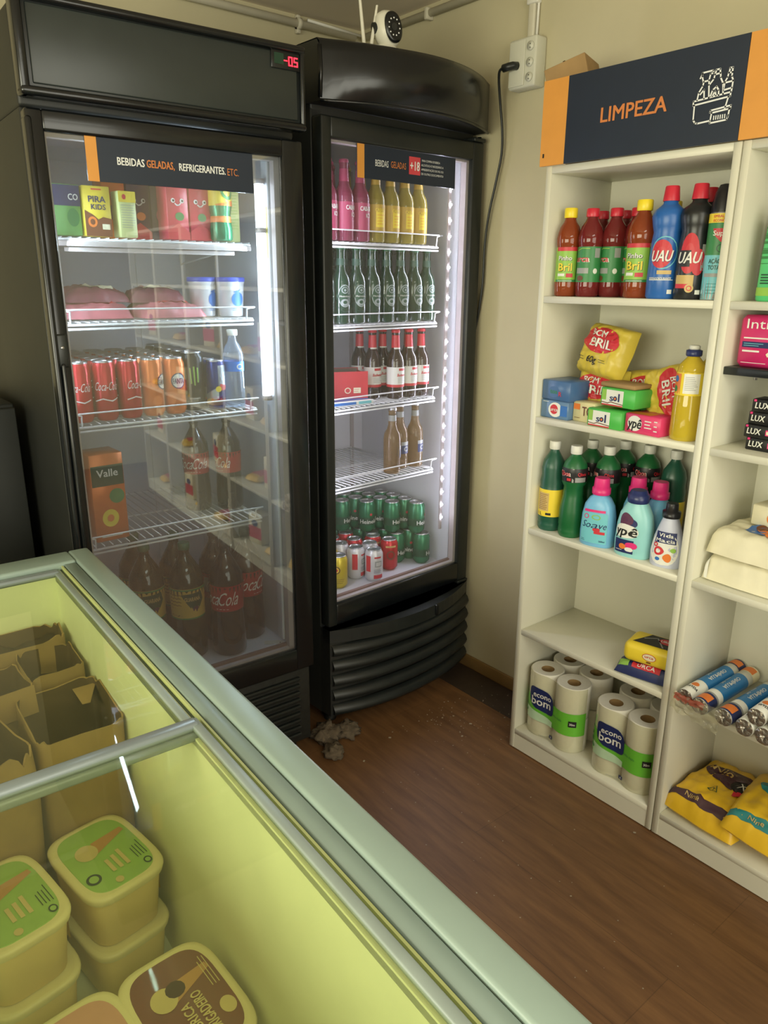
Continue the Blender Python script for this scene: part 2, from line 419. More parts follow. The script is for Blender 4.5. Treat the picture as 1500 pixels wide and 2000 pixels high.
# outlet box and plugged cable
ob = thing('outlet_box', 'white surface outlet box with a black plug, high on the right wall', 'outlet')
mat('box_white', (206, 206, 190), 0.45, var=0.02)
mb = MB(); mb.box(1.955, RX1-.0005, 1.685, 1.79, 2.06, 2.196, 'box_white', .006); mb.build('housing', ob)
mb = MB(); mb.box(1.951, 1.955, 1.725, 1.786, 2.066, 2.19, 'box_white', .002)
mb.build('cover_plate', ob)
mb = MB()
for z in (2.085, 2.125, 2.168):
    mb.tube([(1.9535, 1.705, z), (1.9508, 1.705, z)], .013, 'box_white', 14)
    for dz in (-.005, .005): mb.tube([(1.951, 1.705, z+dz), (1.9503, 1.705, z+dz)], .0018, 'black_rough', 6)
mb.build('socket', ob)
pc = thing('power_cable', 'black power cable and plug looping down the cream wall beside the bow-front cooler', 'cable')
mb = MB()
cp = [(1.93, 1.765, 2.119), (1.925, 1.795, 2.116), (1.94, 1.815, 2.095), (1.965, 1.827, 2.03), (1.98, 1.828, 1.96), (1.985, 1.830, 1.89), (1.985, 1.848, 1.81), (1.985, 1.874, 1.71), (1.99, 1.892, 1.61), (1.992, 1.90, 1.45), (1.994, 1.95, 1.25), (1.994, 2.1, 0.9), (1.99, 2.3, 0.5)]
def smooth_path(p, n=6):
    out = []; P = [Vector(q) for q in p]; P = [P[0]]+P+[P[-1]]
    for i in range(1, len(P)-2):
        for k in range(n):
            t = k/n; a, b, c, d = P[i-1:i+3]
            out.append(0.5*((2*b)+(-a+c)*t+(2*a-5*b+4*c-d)*t*t+(-a+3*b-3*c+d)*t**3))
    out.append(P[-2]); return out
mb.tube(smooth_path(cp), .0042, 'black_satin', 8); mb.build('cord', pc)
mb = MB(); mb.tube([(1.951, 1.752, 2.122), (1.935, 1.756, 2.121), (1.928, 1.766, 2.119), (1.925, 1.785, 2.117)], .0115, 'black_satin', 12); mb.build('plug', pc)

# ================================================================== COOLER 1 (flat door)
W1, D1 = 0.668, 0.765
c1 = thing('display_cooler', 'tall flat-fronted black drinks cooler with a blue-lit glass door, left of the bow-front one', 'fridge')
F1.put(c1, 0, 0, 0)
mb = MB()
mb.box(0, W1, .05, D1, 1.845, 2.04, 'black_side', .008)            # top machine box
mb.box(0, .030, .05, D1, .06, 1.845, 'black_side', .004)
mb.box(W1-.030, W1, .05, D1, .06, 1.845, 'black_side', .004)
mb.box(.03, W1-.03, D1-.04, D1, .06, 1.845, 'black_side')
mb.box(.03, W1-.03, .05, D1, .06, .35, 'black_side')
mb.build('cabinet_body', c1)
mb = MB()
mb.box(.030, .036, .055, D1-.04, .35, 1.845, 'white_liner'); mb.box(W1-.05, W1-.03, .055, D1-.04, .35, 1.845, 'white_liner')
mb.box(.036, W1-.05, D1-.05, D1-.04, .35, 1.845, 'white_liner'); mb.box(.036, W1-.05, .055, D1-.05, .35, .385, 'white_liner')
mb.box(.036, W1-.05, .055, D1-.05, 1.83, 1.845, 'white_liner')
for x in (.15, .46):
    mb.box(x-.012, x+.012, D1-.056, D1-.05, .5, 1.8, 'white_liner')
mb.box(W1-.056, W1-.05, .45, .47, .5, 1.8, 'white_liner')
mb.build('interior_liner', c1)
# header
mb = MB()
mb.box(0, W1, .0, .05, 1.86, 2.045, 'black_satin', .010)
mb.box(.022, W1-.016, -.004, .002, 1.882, 2.03, 'panel_grey', .003)
for z, zz in ((1.858, 1.876), (2.032, 2.049)):
    mb.box(-.006, W1+.004, -.016, .02, z, zz, 'black_gloss', .007)
mb.box(-.006, .014, -.014, .03, 1.858, 2.049, 'black_gloss', .006); mb.box(W1-.010, W1+.004, -.012, .02, 1.858, 2.049, 'black_gloss', .006)
hd = mb.build('header', c1)
mb = MB(); mb.box(.578, .658, -.0075, -.004, 1.992, 2.034, 'black_gloss', .003)
mb.box(.586, .612, -.0085, -.0075, 2.002, 2.026, 'screen_green') if mat('screen_green', (26, 58, 44), .3) else None
# seven segment reading
def seg7(mb, ch, u, v, h, m):
    w = h*.5; S = {'a': ((0, h), (w, h)), 'b': ((w, h), (w, h/2)), 'c': ((w, h/2), (w, 0)), 'd': ((0, 0), (w, 0)), 'e': ((0, 0), (0, h/2)), 'f': ((0, h/2), (0, h)), 'g': ((0, h/2), (w, h/2))}
    D = {'0': 'abcdef', '5': 'afgcd', '-': 'g'}
    for k in D[ch]:
        a, b = S[k]; stroke(mb, flat(-.0078), [(u+a[0], v+a[1]), (u+b[0], v+b[1])], h*.17, m, .0012)
seg7(mb, '-', .613, 2.003, .016, 'led_red'); seg7(mb, '0', .626, 2.002, .018, 'led_red'); seg7(mb, '5', .641, 2.002, .018, 'led_red')
disc(mb, flat(-.0078), .637, 2.0015, .0012, .0012, 'led_red', .0014, 8)
mb.build('temperature_display', hd)
# base grille
mb = MB()
mb.box(.01, W1-.01, .02, .05, .06, .32, 'black_rough', .004)
for k in range(9): mb.box(.05, W1-.05, .008, .022, .085+k*.025, .097+k*.025, 'black_satin', .003)
mb.build('base_grille', c1)
for x in (.05, W1-.05):
    for y in (.09, D1-.06):
        mb = MB(); mb.loft([(0, .02), (.012, .02), (.014, .012), (.062, .012)], 'black_rough', 12, T=Matrix.Translation((x, y, 0))); mb.build('foot', c1)
# door
mb = MB(); zb, zt, xl, xr = .327, 1.838, .0, W1
gx0, gx1, gz0, gz1 = .036, .606, .400, 1.795
for b in ((xl, gx0, zb, zt), (gx1, xr, zb, zt), (gx0-.004, gx1+.004, zb, gz0), (gx0-.004, gx1+.004, gz1, zt)):
    mb.box(b[0], b[1], .004, .046, b[2], b[3], 'black_gloss', .006)
mb.box(-.004, .010, -.008, .03, .5, 1.82, 'black_gloss', .005)
dr = mb.build('door', c1)
mb = MB(); mb.box(gx0-.004, gx1+.004, .014, .018, gz0-.004, gz1+.004, 'door_glass'); mb.build('glass_pane', dr)
mb = MB()
for b in ((gx0, gx0+.006, gz0, gz1), (gx1-.016, gx1, gz0, gz1), (gx0, gx1, gz0, gz0+.006), (gx0, gx1, gz1-.008, gz1)):
    mb.box(b[0], b[1], .022, .044, b[2], b[3], 'spacer')
mb.box(gx0, gx1, .036, .048, gz0+.006, gz0+.014, 'gasket')
mb.build('glass_spacer', dr)
mb = MB(); mb.box(.006, .03, -.006, .008, 1.30, 1.375, 'black_satin', .004); mb.box(.010, .020, -.016, .004, .75, 1.31, 'black_gloss', .005)
mb.tube([(.018, -.008, 1.345), (.018, -.0055, 1.345)], .004, 'silver', 8); mb.build('door_handle', dr)
mb = MB(); mb.box(.118, .525, .0105, .0135, 1.704, 1.795, 'navy')
M = flat(.0105); rect(mb, M, .118, .143, 1.7038, 1.7952, 'orange')
text(mb, M, 'BEBIDAS', .2170, 1.7505, .0165, 'white_ink', width=.062)
text(mb, M, 'GELADAS,', .2865, 1.7505, .0165, 'orange_text', width=.066)
text(mb, M, 'REFRIGERANTES.', .3905, 1.7500, .0165, 'white_ink', width=.118)
text(mb, M, 'ETC.', .4700, 1.7490, .0165, 'orange_text', width=.030, bold=False)
mb.build('door_sign', dr)
# wire shelves and tube
def wire_shelf(fr_, name, z, x0, x1, y0, y1, parent, rail=.028, pitch=.021, railx=(0.02, 0.02)):
    mb = MB(); m = 'white_wire'
    n = int((x1-x0)/pitch)
    for k in range(n+1):
        x = x0+(x1-x0)*k/n
        mb.tube([(x, y0+.003, z-.004), (x, y1, z-.004)], .0016, m, 5)
    for y in (y0, y0+.10, (y0+y1)/2, y1): mb.tube([(x0, y, z-.009), (x1, y, z-.009)], .0032, m, 6)
    mb.tube([(x0, y0, z-.019), (x1, y0, z-.019)], .003, m, 6)
    for x in (x0, x1): mb.tube([(x, y0, z-.009), (x, y1, z-.009)], .003, m, 6)
    if rail:
        a, b = x0+railx[0], x1-railx[1]
        mb.tube(smooth_path([(a, y0, z-.008), (a, y0-.004, z+rail*.8), (a+.008, y0-.004, z+rail), (b-.008, y0-.004, z+rail), (b, y0-.004, z+rail*.8), (b, y0, z-.008)], 4), .0022, m, 6)
    o = mb.build(name, parent)
    for x in (x0+.004, x1-.004):
        mb = MB(); mb.tube([(x, y0+.06, z-.012), (x, y1-.02, z-.05), (x, y1, z-.055), (x, y1, z)], .003, m, 5)
        mb.build('shelf_bracket', o)
    return o
S1 = [1.592, 1.398, 1.150, .828]
for i, z in enumerate(S1):
    wire_shelf(F1, 'wire_shelf', z, .045, .545, .085, .56, c1, rail=(0 if i == 0 else .026))
mb = MB(); mb.box(.045, .545, .076, .083, S1[0]-.024, S1[0]-.012, 'spacer', .002); mb.box(.07, .50, .084, .090, S1[0]-.036, S1[0]-.026, 'spacer', .002)
mb.build('shelf_price_rail', c1)
mb = MB(); mb.tube([(.567, .062, 1.185), (.567, .062, 1.735)], .0125, 'tube_white', 14); t1 = mb.build('light_tube', c1)
mb = MB()
for z in (1.177, 1.62, 1.74): mb.tube([(.567, .062, z-.006), (.567, .062, z+.006)], .0145, 'spacer', 12)
mb.box(.585, .600, .052, .085, .42, 1.80, 'white_liner', .003)
mb.build('tube_holder', t1)
mat('caution_yellow', (214, 206, 120), .6)
mb = MB(); mb.box(.584, .5855, .056, .063, 1.55, 1.68, 'caution_yellow'); mb.build('warning_sticker', t1)
p = F1.w(.555, .085, 1.46); area('cooler_tube_light', p, (0, R(78), A1+R(35)), 0.55, .02, 4.0, (.70, .86, 1.0))
# second tube, added unseen behind the left jamb to brighten the interior
mb = MB(); mb.tube([(.043, .064, 1.185), (.043, .064, 1.735)], .0055, 'tube_white', 10); mb.build('light_tube', c1)
area('cooler_tube_light', F1.w(.052, .080, 1.46), (0, R(-80), A1-R(38)), .55, .02, 2.8, (.72, .88, 1.0))  # added fill for the left side, paired with the unseen tube

# dark low cabinet added to keep the wall left of this cooler dark
dc = thing('added_dark_cabinet', 'added dark grey cabinet darkening the wall left of the flat-fronted cooler, at the left edge', 'cabinet')
dc.location = (.18, 2.20, 0)
mb = MB(); mb.box(-.30, .335, .02, .38, .05, 1.17, 'black_side', .006); mb.box(-.28, .315, .03, .37, 0, .05, 'black_rough'); mb.build('body', dc)
for x0, x1 in ((-.297, .016), (.019, .332)):
    mb = MB(); mb.box(x0, x1, 0, .02, .06, 1.16, 'black_side', .003); d_ = mb.build('door', dc)
    mb = MB(); hx = x1-.03 if x0 < 0 else x0+.03; mb.tube([(hx, -.001, .55), (hx, -.022, .56), (hx, -.022, .70), (hx, -.001, .71)], .005, 'silver'); mb.build('handle', d_)

# ================================================================== COOLER 2 (bow front)
W2, D2 = 0.675, 0.62
c2 = thing('display_cooler', 'tall bow-fronted black beer cooler with a strip of white LEDs, in the corner', 'fridge')
F2.put(c2, 0, 0, 0)
def bow(x, b): return -b*(1-((x-W2/2)/(W2/2))**2)
def bowpts(b, y1, x0=0.0, x1=W2, n=20, dy=0):
    return [(x0+(x1-x0)*k/n, bow(x0+(x1-x0)*k/n, b)+dy) for k in range(n+1)]+[(x1, y1), (x0, y1)]
mb = MB()
mb.box(0, .04, .05, D2, .05, 1.95, 'black_side', .004); mb.box(W2-.04, W2, .05, D2, .05, 1.95, 'black_side', .004)
mb.box(.04, W2-.04, D2-.05, D2, .05, 1.95, 'black_side'); mb.box(.04, W2-.04, .05, D2, .05, .405, 'black_side')
mb.box(.0, W2, .05, D2, 1.925, 2.055, 'black_side', .006)
mb.build('cabinet_body', c2)
mb = MB()
mb.box(.040, .046, .052, D2-.05, .405, 1.925, 'white_liner'); mb.box(W2-.058, W2-.04, .052, D2-.05, .405, 1.925, 'white_liner')
mb.box(.046, W2-.058, D2-.06, D2-.05, .405, 1.925, 'white_liner'); mb.box(.046, W2-.058, .052, D2-.06, .405, .45, 'white_liner')
mb.box(.046, W2-.058, .052, D2-.06, 1.905, 1.925, 'white_liner')
for x in (.33, .56):
    mb.box(x-.008, x+.008, D2-.066, D2-.06, .5, 1.88, 'spacer')
mb.box(.046, .30, D2-.068, D2-.06, .46, .78, 'spacer')
mb.build('interior_liner', c2)
# canopy
mb = MB(); n = 24; rows = [(1.958, .100, 0), (1.963, .118, 0), (2.02, .132, 0), (2.075, .128, 0), (2.098, .112, 0), (2.108, .085, 0)]
def can(i, j):
    z, b, _ = rows[int(round(j*(len(rows)-1)))]; x = -.008+(W2+.012)*i
    return (x, bow(min(max(x, 0), W2), b)-.006 if z < 2.1 else bow(min(max(x, 0), W2), b)+.004, z)
mb.grid(can, n, len(rows)-1, 'black_gloss')
tp = [can(i/n, 1) for i in range(n+1)]
mb.add(tp+[(W2+.004, .30, 2.105), (-.008, .30, 2.105)], [[*range(n+1), n+1, n+2]], 'black_satin')
bt = [can(i/n, 0) for i in range(n+1)]
mb.add(bt+[(W2+.004, .055, 1.958), (-.008, .055, 1.958)], [[*range(n+1), n+1, n+2]], 'black_rough')
for x in (-.008, W2+.004):
    mb.add([(x, bow(0, 1)-.006, 1.958), (x, .055, 1.958), (x, .30, 1.958), (x, .30, 2.105), (x, .004, 2.105), (x, -.006, 2.09)], [(0, 1, 2, 3, 4, 5)], 'black_side')
mb.add([(-.008, .3, 1.958), (W2+.004, .3, 1.958), (W2+.004, .3, 2.105), (-.008, .3, 2.105)], [(0, 1, 2, 3)], 'black_side')
mb.tube([can(i/n, 0) for i in range(n+1)], .005, 'black_gloss', 6)
mb.tube([(-.006, -.004, 1.965), (-.006, -.008, 2.03), (-.006, -.004, 2.09)], .006, 'black_gloss', 8)
mb.build('canopy', c2)
# base grille with bowed louvres
mb = MB(); mb.prism(bowpts(.045, .05, .0, W2), .055, .38, 'black_rough')
mb.build('base_grille', c2)
g = [o for o in c2.children if o.name.startswith('base_grille')][0]
for k in range(5):
    mb = MB(); z0 = .062+k*.056
    def lv(i, j, z0=z0, k=k):
        x = .004+(W2-.008)*i; prof = [(0.0, .0), (.004, -.020), (.018, -.026), (.034, -.014), (.040, .0)]
        dz, dy = prof[int(round(j*4))]; s = .55+.45*(1-((x-W2/2)/(W2/2))**4)
        return (x, bow(x, .055)+dy*1.1*s-.001, z0+dz)
    mb.grid(lv, 20, 4, 'black_satin'); mb.build('louvre', g)
mb = MB(); mb.prism(bowpts(.085, .04, .0, W2), .335, .380, 'black_satin')
mb.box(.42, .436, bow(.43, .085)-.006, bow(.43, .085)+.01, .338, .378, 'black_gloss', .002)
mb.build('grille_lip', g)
for x in (.05, W2-.05):
    for y in (.07, D2-.06):
        mb = MB(); mb.loft([(0, .022), (.012, .022), (.014, .012), (.052, .012)], 'black_rough', 12, T=Matrix.Translation((x, y, 0))); mb.build('foot', c2)
# door
mb = MB(); gx0, gx1, gz0, gz1 = .037, .622, .466, 1.872
for b in ((0, gx0, .39, 1.928), (gx1, W2, .39, 1.928), (gx0-.004, gx1+.004, .39, gz0), (gx0-.004, gx1+.004, gz1, 1.928)):
    mb.box(b[0], b[1], .002, .046, b[2], b[3], 'black_gloss' if b[3] < 1.9 else 'black_satin', .006)
dr = mb.build('door', c2)
mb = MB(); mb.box(gx0-.004, gx1+.004, .012, .016, gz0-.004, gz1+.004, 'door_glass_plain'); mb.build('glass_pane', dr)
mb = MB()
for b in ((gx0, gx0+.005, gz0, gz1), (gx1-.012, gx1, gz0, gz1), (gx0, gx1, gz0, gz0+.006), (gx0, gx1, gz1-.006, gz1)):
    mb.box(b[0], b[1], .02, .044, b[2], b[3], 'spacer')
mb.box(gx0, gx1, .036, .048, gz0+.005, gz0+.012, 'gasket')
mb.build('glass_spacer', dr)
for z in (1.935, .384):
    mb = MB(); mb.box(W2-.05, W2+.004, .0, .05, z-.006, z+.006, 'black_satin', .003); mb.tube([(W2-.006, .02, z-.01), (W2-.006, .02, z+.012)], .007, 'black_gloss'); mb.build('hinge', dr)
mb = MB(); mb.box(.133, .545, .0085, .0115, 1.780, 1.870, 'navy'); M = flat(.0085)
rect(mb, M, .133, .160, 1.7798, 1.8702, 'orange')
text(mb, M, 'BEBIDAS', .2280, 1.8255, .0185, 'white_ink', width=.052, bold=False)
text(mb, M, 'GELADAS', .2950, 1.8265, .0185, 'orange_text', width=.062, bold=False)
mat('tag_red', (205, 70, 78), .5)
rect(mb, M, .339, .387, 1.806, 1.856, 'tag_red'); text(mb, M, '+18', .363, 1.831, .026, 'white_ink', d=.0018, width=.040)
for k, t in enumerate(('PARA COMPRA DE BEBIDA', 'ALCOÓLICA É NECESSÁRIO A', 'APRESENTAÇÃO DO RG OU', 'DE OUTRO DOCUMENTO')):
    text(mb, M, t, .393+(.047 if k else .040), 1.849-k*.0125, .0062, 'white_ink', width=(.098 if k else .080), bold=False)
mb.build('door_sign', dr)
S2 = [1.610, 1.363, 1.103, .842]
for i, z in enumerate(S2):
    wire_shelf(F2, 'wire_shelf', z, .052, .545, .075, .54, c2, rail=.030, railx=(.0, .012))
mat('added_led_glow', (235, 235, 255), .4, emit=3, var=0.0)
mb = MB(); mb.box(.568, .580, .054, .060, .60, 1.90, 'spacer'); ls = mb.build('led_strip', c2)
mb = MB()
proto_led = None
for k in range(26):
    z = 1.885-k*.0495
    if proto_led is None:
        mb = MB(); mb.loft([(-.0035, .001), (-.003, .0035), (0, .0048), (.003, .0035), (.0035, .001)], 'led_white', 10); proto_led = mb.build('led', ls); o = proto_led
    else: o = proto_led.copy(); COL.objects.link(o)
    o.parent = ls; o.location = (.574, .0505, z)
p = F2.w(.560, .066, 1.25); area('cooler_led_light', p, (0, R(88), A2+R(28)), 1.25, .02, 3.6, (.84, .84, 1.0))
mb = MB(); mb.box(.0465, .052, .054, .060, .60, 1.90, 'added_led_glow'); mb.build('led_strip', c2)  # unseen glowing strip added behind the left door frame
area('cooler_led_light', F2.w(.060, .066, 1.15), (0, R(-88), A2-R(32)), 1.25, .02, 2.5, (.84, .84, 1.0))  # added light that lifts the left and lower shelves

# ================================================================== CAMERA ON TOP OF COOLER 2
cm = thing('security_camera', 'white round pan-tilt security camera with two antennas on the bow-fronted cooler', 'security camera')
F2.put(cm, .252, .020, 2.1085, R(-16)); cm.scale = (.9, .9, .9)
mat('cam_white', (225, 222, 205), .35, var=.01)
mb = MB(); mb.loft([(0, .040), (.006, .042), (.022, .036), (.030, .030)], 'cam_white', 28); mb.build('base', cm)
mb = MB()
Th = Matrix.Translation((.0, -.004, .073)) @ Matrix.Rotation(R(-14), 4, 'Y')
secs = [(-.060, .006), (-.055, .022), (-.045, .034), (-.02, .043), (.0, .046), (.02, .043), (.045, .034), (.055, .022), (.060, .006)]
mb.loft([(z*.92, r*.92) for z, r in secs], 'cam_white', 28, T=Th); hd = mb.build('head', cm)
mb = MB()
Tf = Th @ Matrix.Translation((.006, -.0365, .0)) @ Matrix.Rotation(R(90), 4, 'X')
mb.loft([(-.004, .026, .040), (.0, .029, .044), (.005, .027, .041), (.006, .02, .034)], 'black_gloss', 28, n=2.3, T=Tf)
Mf = lambda u, v, d: tuple(Tf @ Vector((u, v, .0066+d)))
for k in range(11):
    a = 2*math.pi*k/11+.2; disc(mb, Mf, .0185*math.sin(a), .024*math.cos(a), .0023, .0023, 'white_ink', .0006, 10)
disc(mb, Mf, 0, 0, .010, .011, 'black_rough', .0006, 16)
mb.build('lens_face', hd)
mb = MB(); Ts = Th @ Matrix.Translation((-.041, 0, .012)) @ Matrix.Rotation(R(90), 4, 'Y')
mb.loft([(-.004, .016), (.003, .016)], 'black_satin', 16, T=Ts); mb.build('pivot_cap', hd)
for x, tx, L in ((-.075, -.022, .19), (-.054, .022, .125)):
    mb = MB(); mb.box(x-.007, x+.007, -.006, .010, .0, .018, 'black_satin', .003)
    Ta = Matrix.Translation((x, 0, .014)); mb.loft([(0, .0062), (L*.5, .0052), (L, .0036, .0036)], 'cam_white', 10, T=Ta @ Matrix.Shear('XY', 4, (tx/L*1.0, 0)))
    mb.build('antenna', cm)
mb = MB(); mb.box(-.09, -.035, -.005, .03, -.0, .012, 'cam_white', .003); mb.build('antenna_mount', cm)

# ================================================================== SHELVING
UW, UD = 0.531, 0.278
BZ = [0.075, 0.437, 0.778, 1.119, 1.457]
def shelf_unit():
    o = thing('shelf_unit', 'x', 'shelving')
    for x in (0, UW-.018):
        mb = MB(); mb.box(x, x+.018, 0, UD, 0.004, 1.788, 'white_board', .0012, 1); mb.build('side_panel', o)
    for z in BZ:
        mb = MB(); mb.box(.018, UW-.018, .001, UD-.006, z-.018, z, 'white_board', .001, 1); mb.build('shelf_board', o)
    mb = MB(); mb.box(.018, UW-.018, .001, UD-.006, 1.770, 1.788, 'white_board', .001, 1); mb.build('top_board', o)
    mb = MB(); mb.box(.018, UW-.018, .002, .020, 0.004, BZ[0]-.018, 'white_board'); mb.build('plinth', o)
    mb = MB(); mb.box(.004, UW-.004, UD-.006, UD, 0.02, 1.78, 'white_board'); mb.build('back_panel', o)
    return o
PU = Proto(shelf_unit)
labs = ['white open shelving unit under the navy cleaning sign, beside the bare wall strip',
        'white open shelving unit with yellow bags at its foot, second from the corner',
        'white open shelving unit further along the right wall, third from the corner',
        'white open shelving unit further along the right wall, fourth from the corner',
        'white open shelving unit further along the right wall, fifth from the corner',
        'white open shelving unit further along the right wall, sixth from the corner']
XU = [i*0.534 for i in range(6)]
for i, l in enumerate(labs):
    o = PU.get(l, 'white shelving units along the right wall'); SH.put(o, XU[i], 0, 0)
mb = MB(); mb.box(.019, UW-.019, .012, UD-.02, -.018, 0, 'black_satin', .001, 1)
bs = tag(mb.build('extra_shelf'), 'thin black shelf board carrying the pink pack', 'shelf'); SH.put(bs, XU[1], 0, 1.311)
mb = MB()
for x in (.055, .47): mb.tube([(x, .10, -.034), (x, .10, -.019)], .005, 'silver', 8)
mb.build('shelf_peg', bs)

# signs
sg = thing('category_sign', 'navy and orange sign reading LIMPEZA with a cleaning bucket drawing', 'sign')
SH.put(sg, 0, 0, 1.789)
mb = MB(); mb.box(-.017, .062, -.009, -.001, 0, .203, 'orange'); mb.box(.062, .524, -.009, -.001, 0, .203, 'navy')
M = flat(-.009)
poly(mb, M, [(-.008, .02), (-.003, .02), (-.003, .03), (-.008, .03)], 'black_rough')
mb.build('board', sg)
mb = MB(); text(mb, M, 'LIMPEZA', .257, .099, .034, 'orange_text', width=.178); mb.build('lettering', sg)
mb = MB(); ox, oy = .412, .045
def S(pts, closed=False, w=.0034): stroke(mb, M, [(ox+a*.001, oy+b*.001) for a, b in pts], w, 'white_ink', .0014, closed)
S([(0, 38), (84, 44), (84, 52), (0, 46)], True)          # bucket rim
S([(3, 38), (4, 8), (9, 2), (14, 0), (44, 2)]); S([(80, 44), (75, 22)])
S([(44, -3), (46, 17), (86, 20), (84, 3)], False); S([(46, 17), (42, 18), (43, 22), (88, 26), (88, 20), (84, 19)]); S([(44, -3), (82, -1), (84, 8)])
for k in range(6): S([(52+k*5, 3), (52+k*5, 10)], w=.0024)
S([(8, 47), (10, 62), (18, 74), (19, 82), (31, 83), (32, 74), (35, 48)])      # spray bottle
S([(18, 82), (14, 93), (14, 100), (38, 101), (40, 96), (33, 95), (31, 84)]); S([(14, 98), (10, 90)]); S([(14, 58), (22, 66), (24, 48)])
S([(34, 75), (42, 84), (43, 92), (56, 93), (57, 84), (64, 72), (67, 50)]); S([(44, 93), (45, 101), (54, 101), (55, 93)]); S([(38, 50), (42, 62), (50, 68), (56, 60), (57, 49)]); S([(43, 50), (48, 60), (51, 50)])
S([(67, 62), (68, 74), (73, 82), (74, 90), (82, 90), (82, 82), (86, 74), (85, 53)]); S([(75, 90), (76, 99), (82, 99), (82, 90)]); S([(68, 72), (86, 73)]); S([(67, 58), (85, 60)])
mb.build('cleaning_drawing', sg)
sg2 = thing('category_sign', 'orange end of the next sign at the top right corner', 'sign')
SH.put(sg2, .534, 0, 1.789)
mb = MB(); mb.box(-.009, .085, -.009, -.001, 0, .203, 'orange'); mb.box(.085, .524, -.009, -.001, 0, .203, 'navy'); mb.build('board', sg2)
# carton on top
mb = MB(); mb.box(-.055, .055, 0, .13, .02, .255, 'kraft', .002); mb.box(-.003, .003, -.0006, .13, .2552, .256, 'kraft_dark')
o = tag(mb.build('cardboard_box'), 'brown cardboard box peeking over the top of the navy sign', 'box'); SH.put(o, .075, .055, 1.7950, R(20), tilt=(0, R(-16)))

# ================================================================== CHEST FREEZER
fz = thing('chest_freezer', 'white chest freezer with sliding glass lids in the foreground', 'freezer'); FZ.put(fz, 0, 0, 0)
FW, FL = .66, 1.62
mb = MB()
mb.box(-.055, -.004, -FL, -.004, .06, .865, 'white_plastic', .01); mb.box(-FW, -FW+.055, -FL, -.004, .06, .865, 'white_plastic', .01)
mb.box(-FW+.055, -.055, -.055, -.004, .06, .865, 'white_plastic', .004); mb.box(-FW+.055, -.055, -FL, -FL+.05, .06, .865, 'white_plastic', .004)
mb.box(-FW+.055, -.055, -FL+.05, -.055, .06, .28, 'white_plastic')
mb.build('body', fz)
mb = MB(); il, ir, iff, inn = -FW+.095, -.100, -.098, -FL+.09
mb.box(ir, ir+.04, inn-.03, iff+.03, .28, .862, 'freezer_liner'); mb.box(il-.035, il, inn-.03, iff+.03, .28, .862, 'freezer_liner')
mb.box(il, ir, iff, iff+.035, .28, .862, 'freezer_liner'); mb.box(il, ir, inn-.03, inn, .28, .862, 'freezer_liner')
mb.box(il, ir, inn, iff, .28, .300, 'freezer_liner')
mb.build('inner_liner', fz)
mb = MB()   # top rim
mb.box(-.046, 0, -FL, 0, .855, .880, 'rim', .006, 3); mb.box(-FW, -FW+.046, -FL, 0, .855, .880, 'rim', .006, 3)
mb.box(-FW+.046, -.046, -.075, 0, .855, .880, 'rim', .006, 3); mb.box(-FW+.046, -.046, -FL, -FL+.06, .855, .880, 'rim', .006, 3)
mb.build('rim', fz)
mb = MB()   # sliding rails along both long sides
for s, x0 in ((1, 0), (-1, -FW)):
    def X(a, b): return (x0-s*b, x0-s*a) if s > 0 else (x0-s*a, x0-s*b)
    a, b = X(.0475, .073); mb.box(a, b, -FL+.06, -.062, .850, .8745, 'rim_inner', .002, 1)
    a, b = X(.046, .0475); mb.box(a, b, -FL+.06, -.07, .850, .8715, 'rail_dark')
    a, b = X(.073, .076); mb.box(a, b, -FL+.06, -.07, .850, .868, 'rail_dark')
    a, b = X(.076, .0795); mb.box(a, b, -FL+.06, -.07, .850, .8725, 'rail_lime')
    a, b = X(.0795, .083); mb.box(a, b, -FL+.06, -.07, .850, .864, 'rail_dark')
    a, b = X(.083, .100); mb.box(a, b, -FL+.06, -.07, .848, .8585, 'rim_inner')
mb.build('lid_rail', fz)
mat('lid_frame', (140, 152, 146), .35, var=.05)
mat('lid_bar', (126, 136, 138), .25, var=.05)
def lid(y0, y1, z, nm):
    x0, x1 = -FW+.086, -.086
    mb = MB(); mb.box(x0+.012, x1-.012, y0+.012, y1-.012, z, z+.003, 'lid_glass'); o = mb.build('glass_lid', fz)
    for b in ((x1-.014, x1), (x0, x0+.014)): mb = MB(); mb.box(b[0], b[1], y0, y1, z-.004, z+.006, 'lid_frame', .002); mb.build('side_rail', o)
    for b in ((y0, y0+.016), (y1-.022, y1)): mb = MB(); mb.box(x0+.004, x1-.004, b[0], b[1], z-.005, z+.009, 'lid_bar', .004); mb.build('lid_bar', o)
lid(-.872, -.078, .8610, 'far'); lid(-FL+.07, -.845, .8735, 'near')
mb = MB(); mb.box(-.0985, -.086, -FL+.1, -.87, .845, .8605, 'rail_lime', .002); mb.build('lid_track', fz)

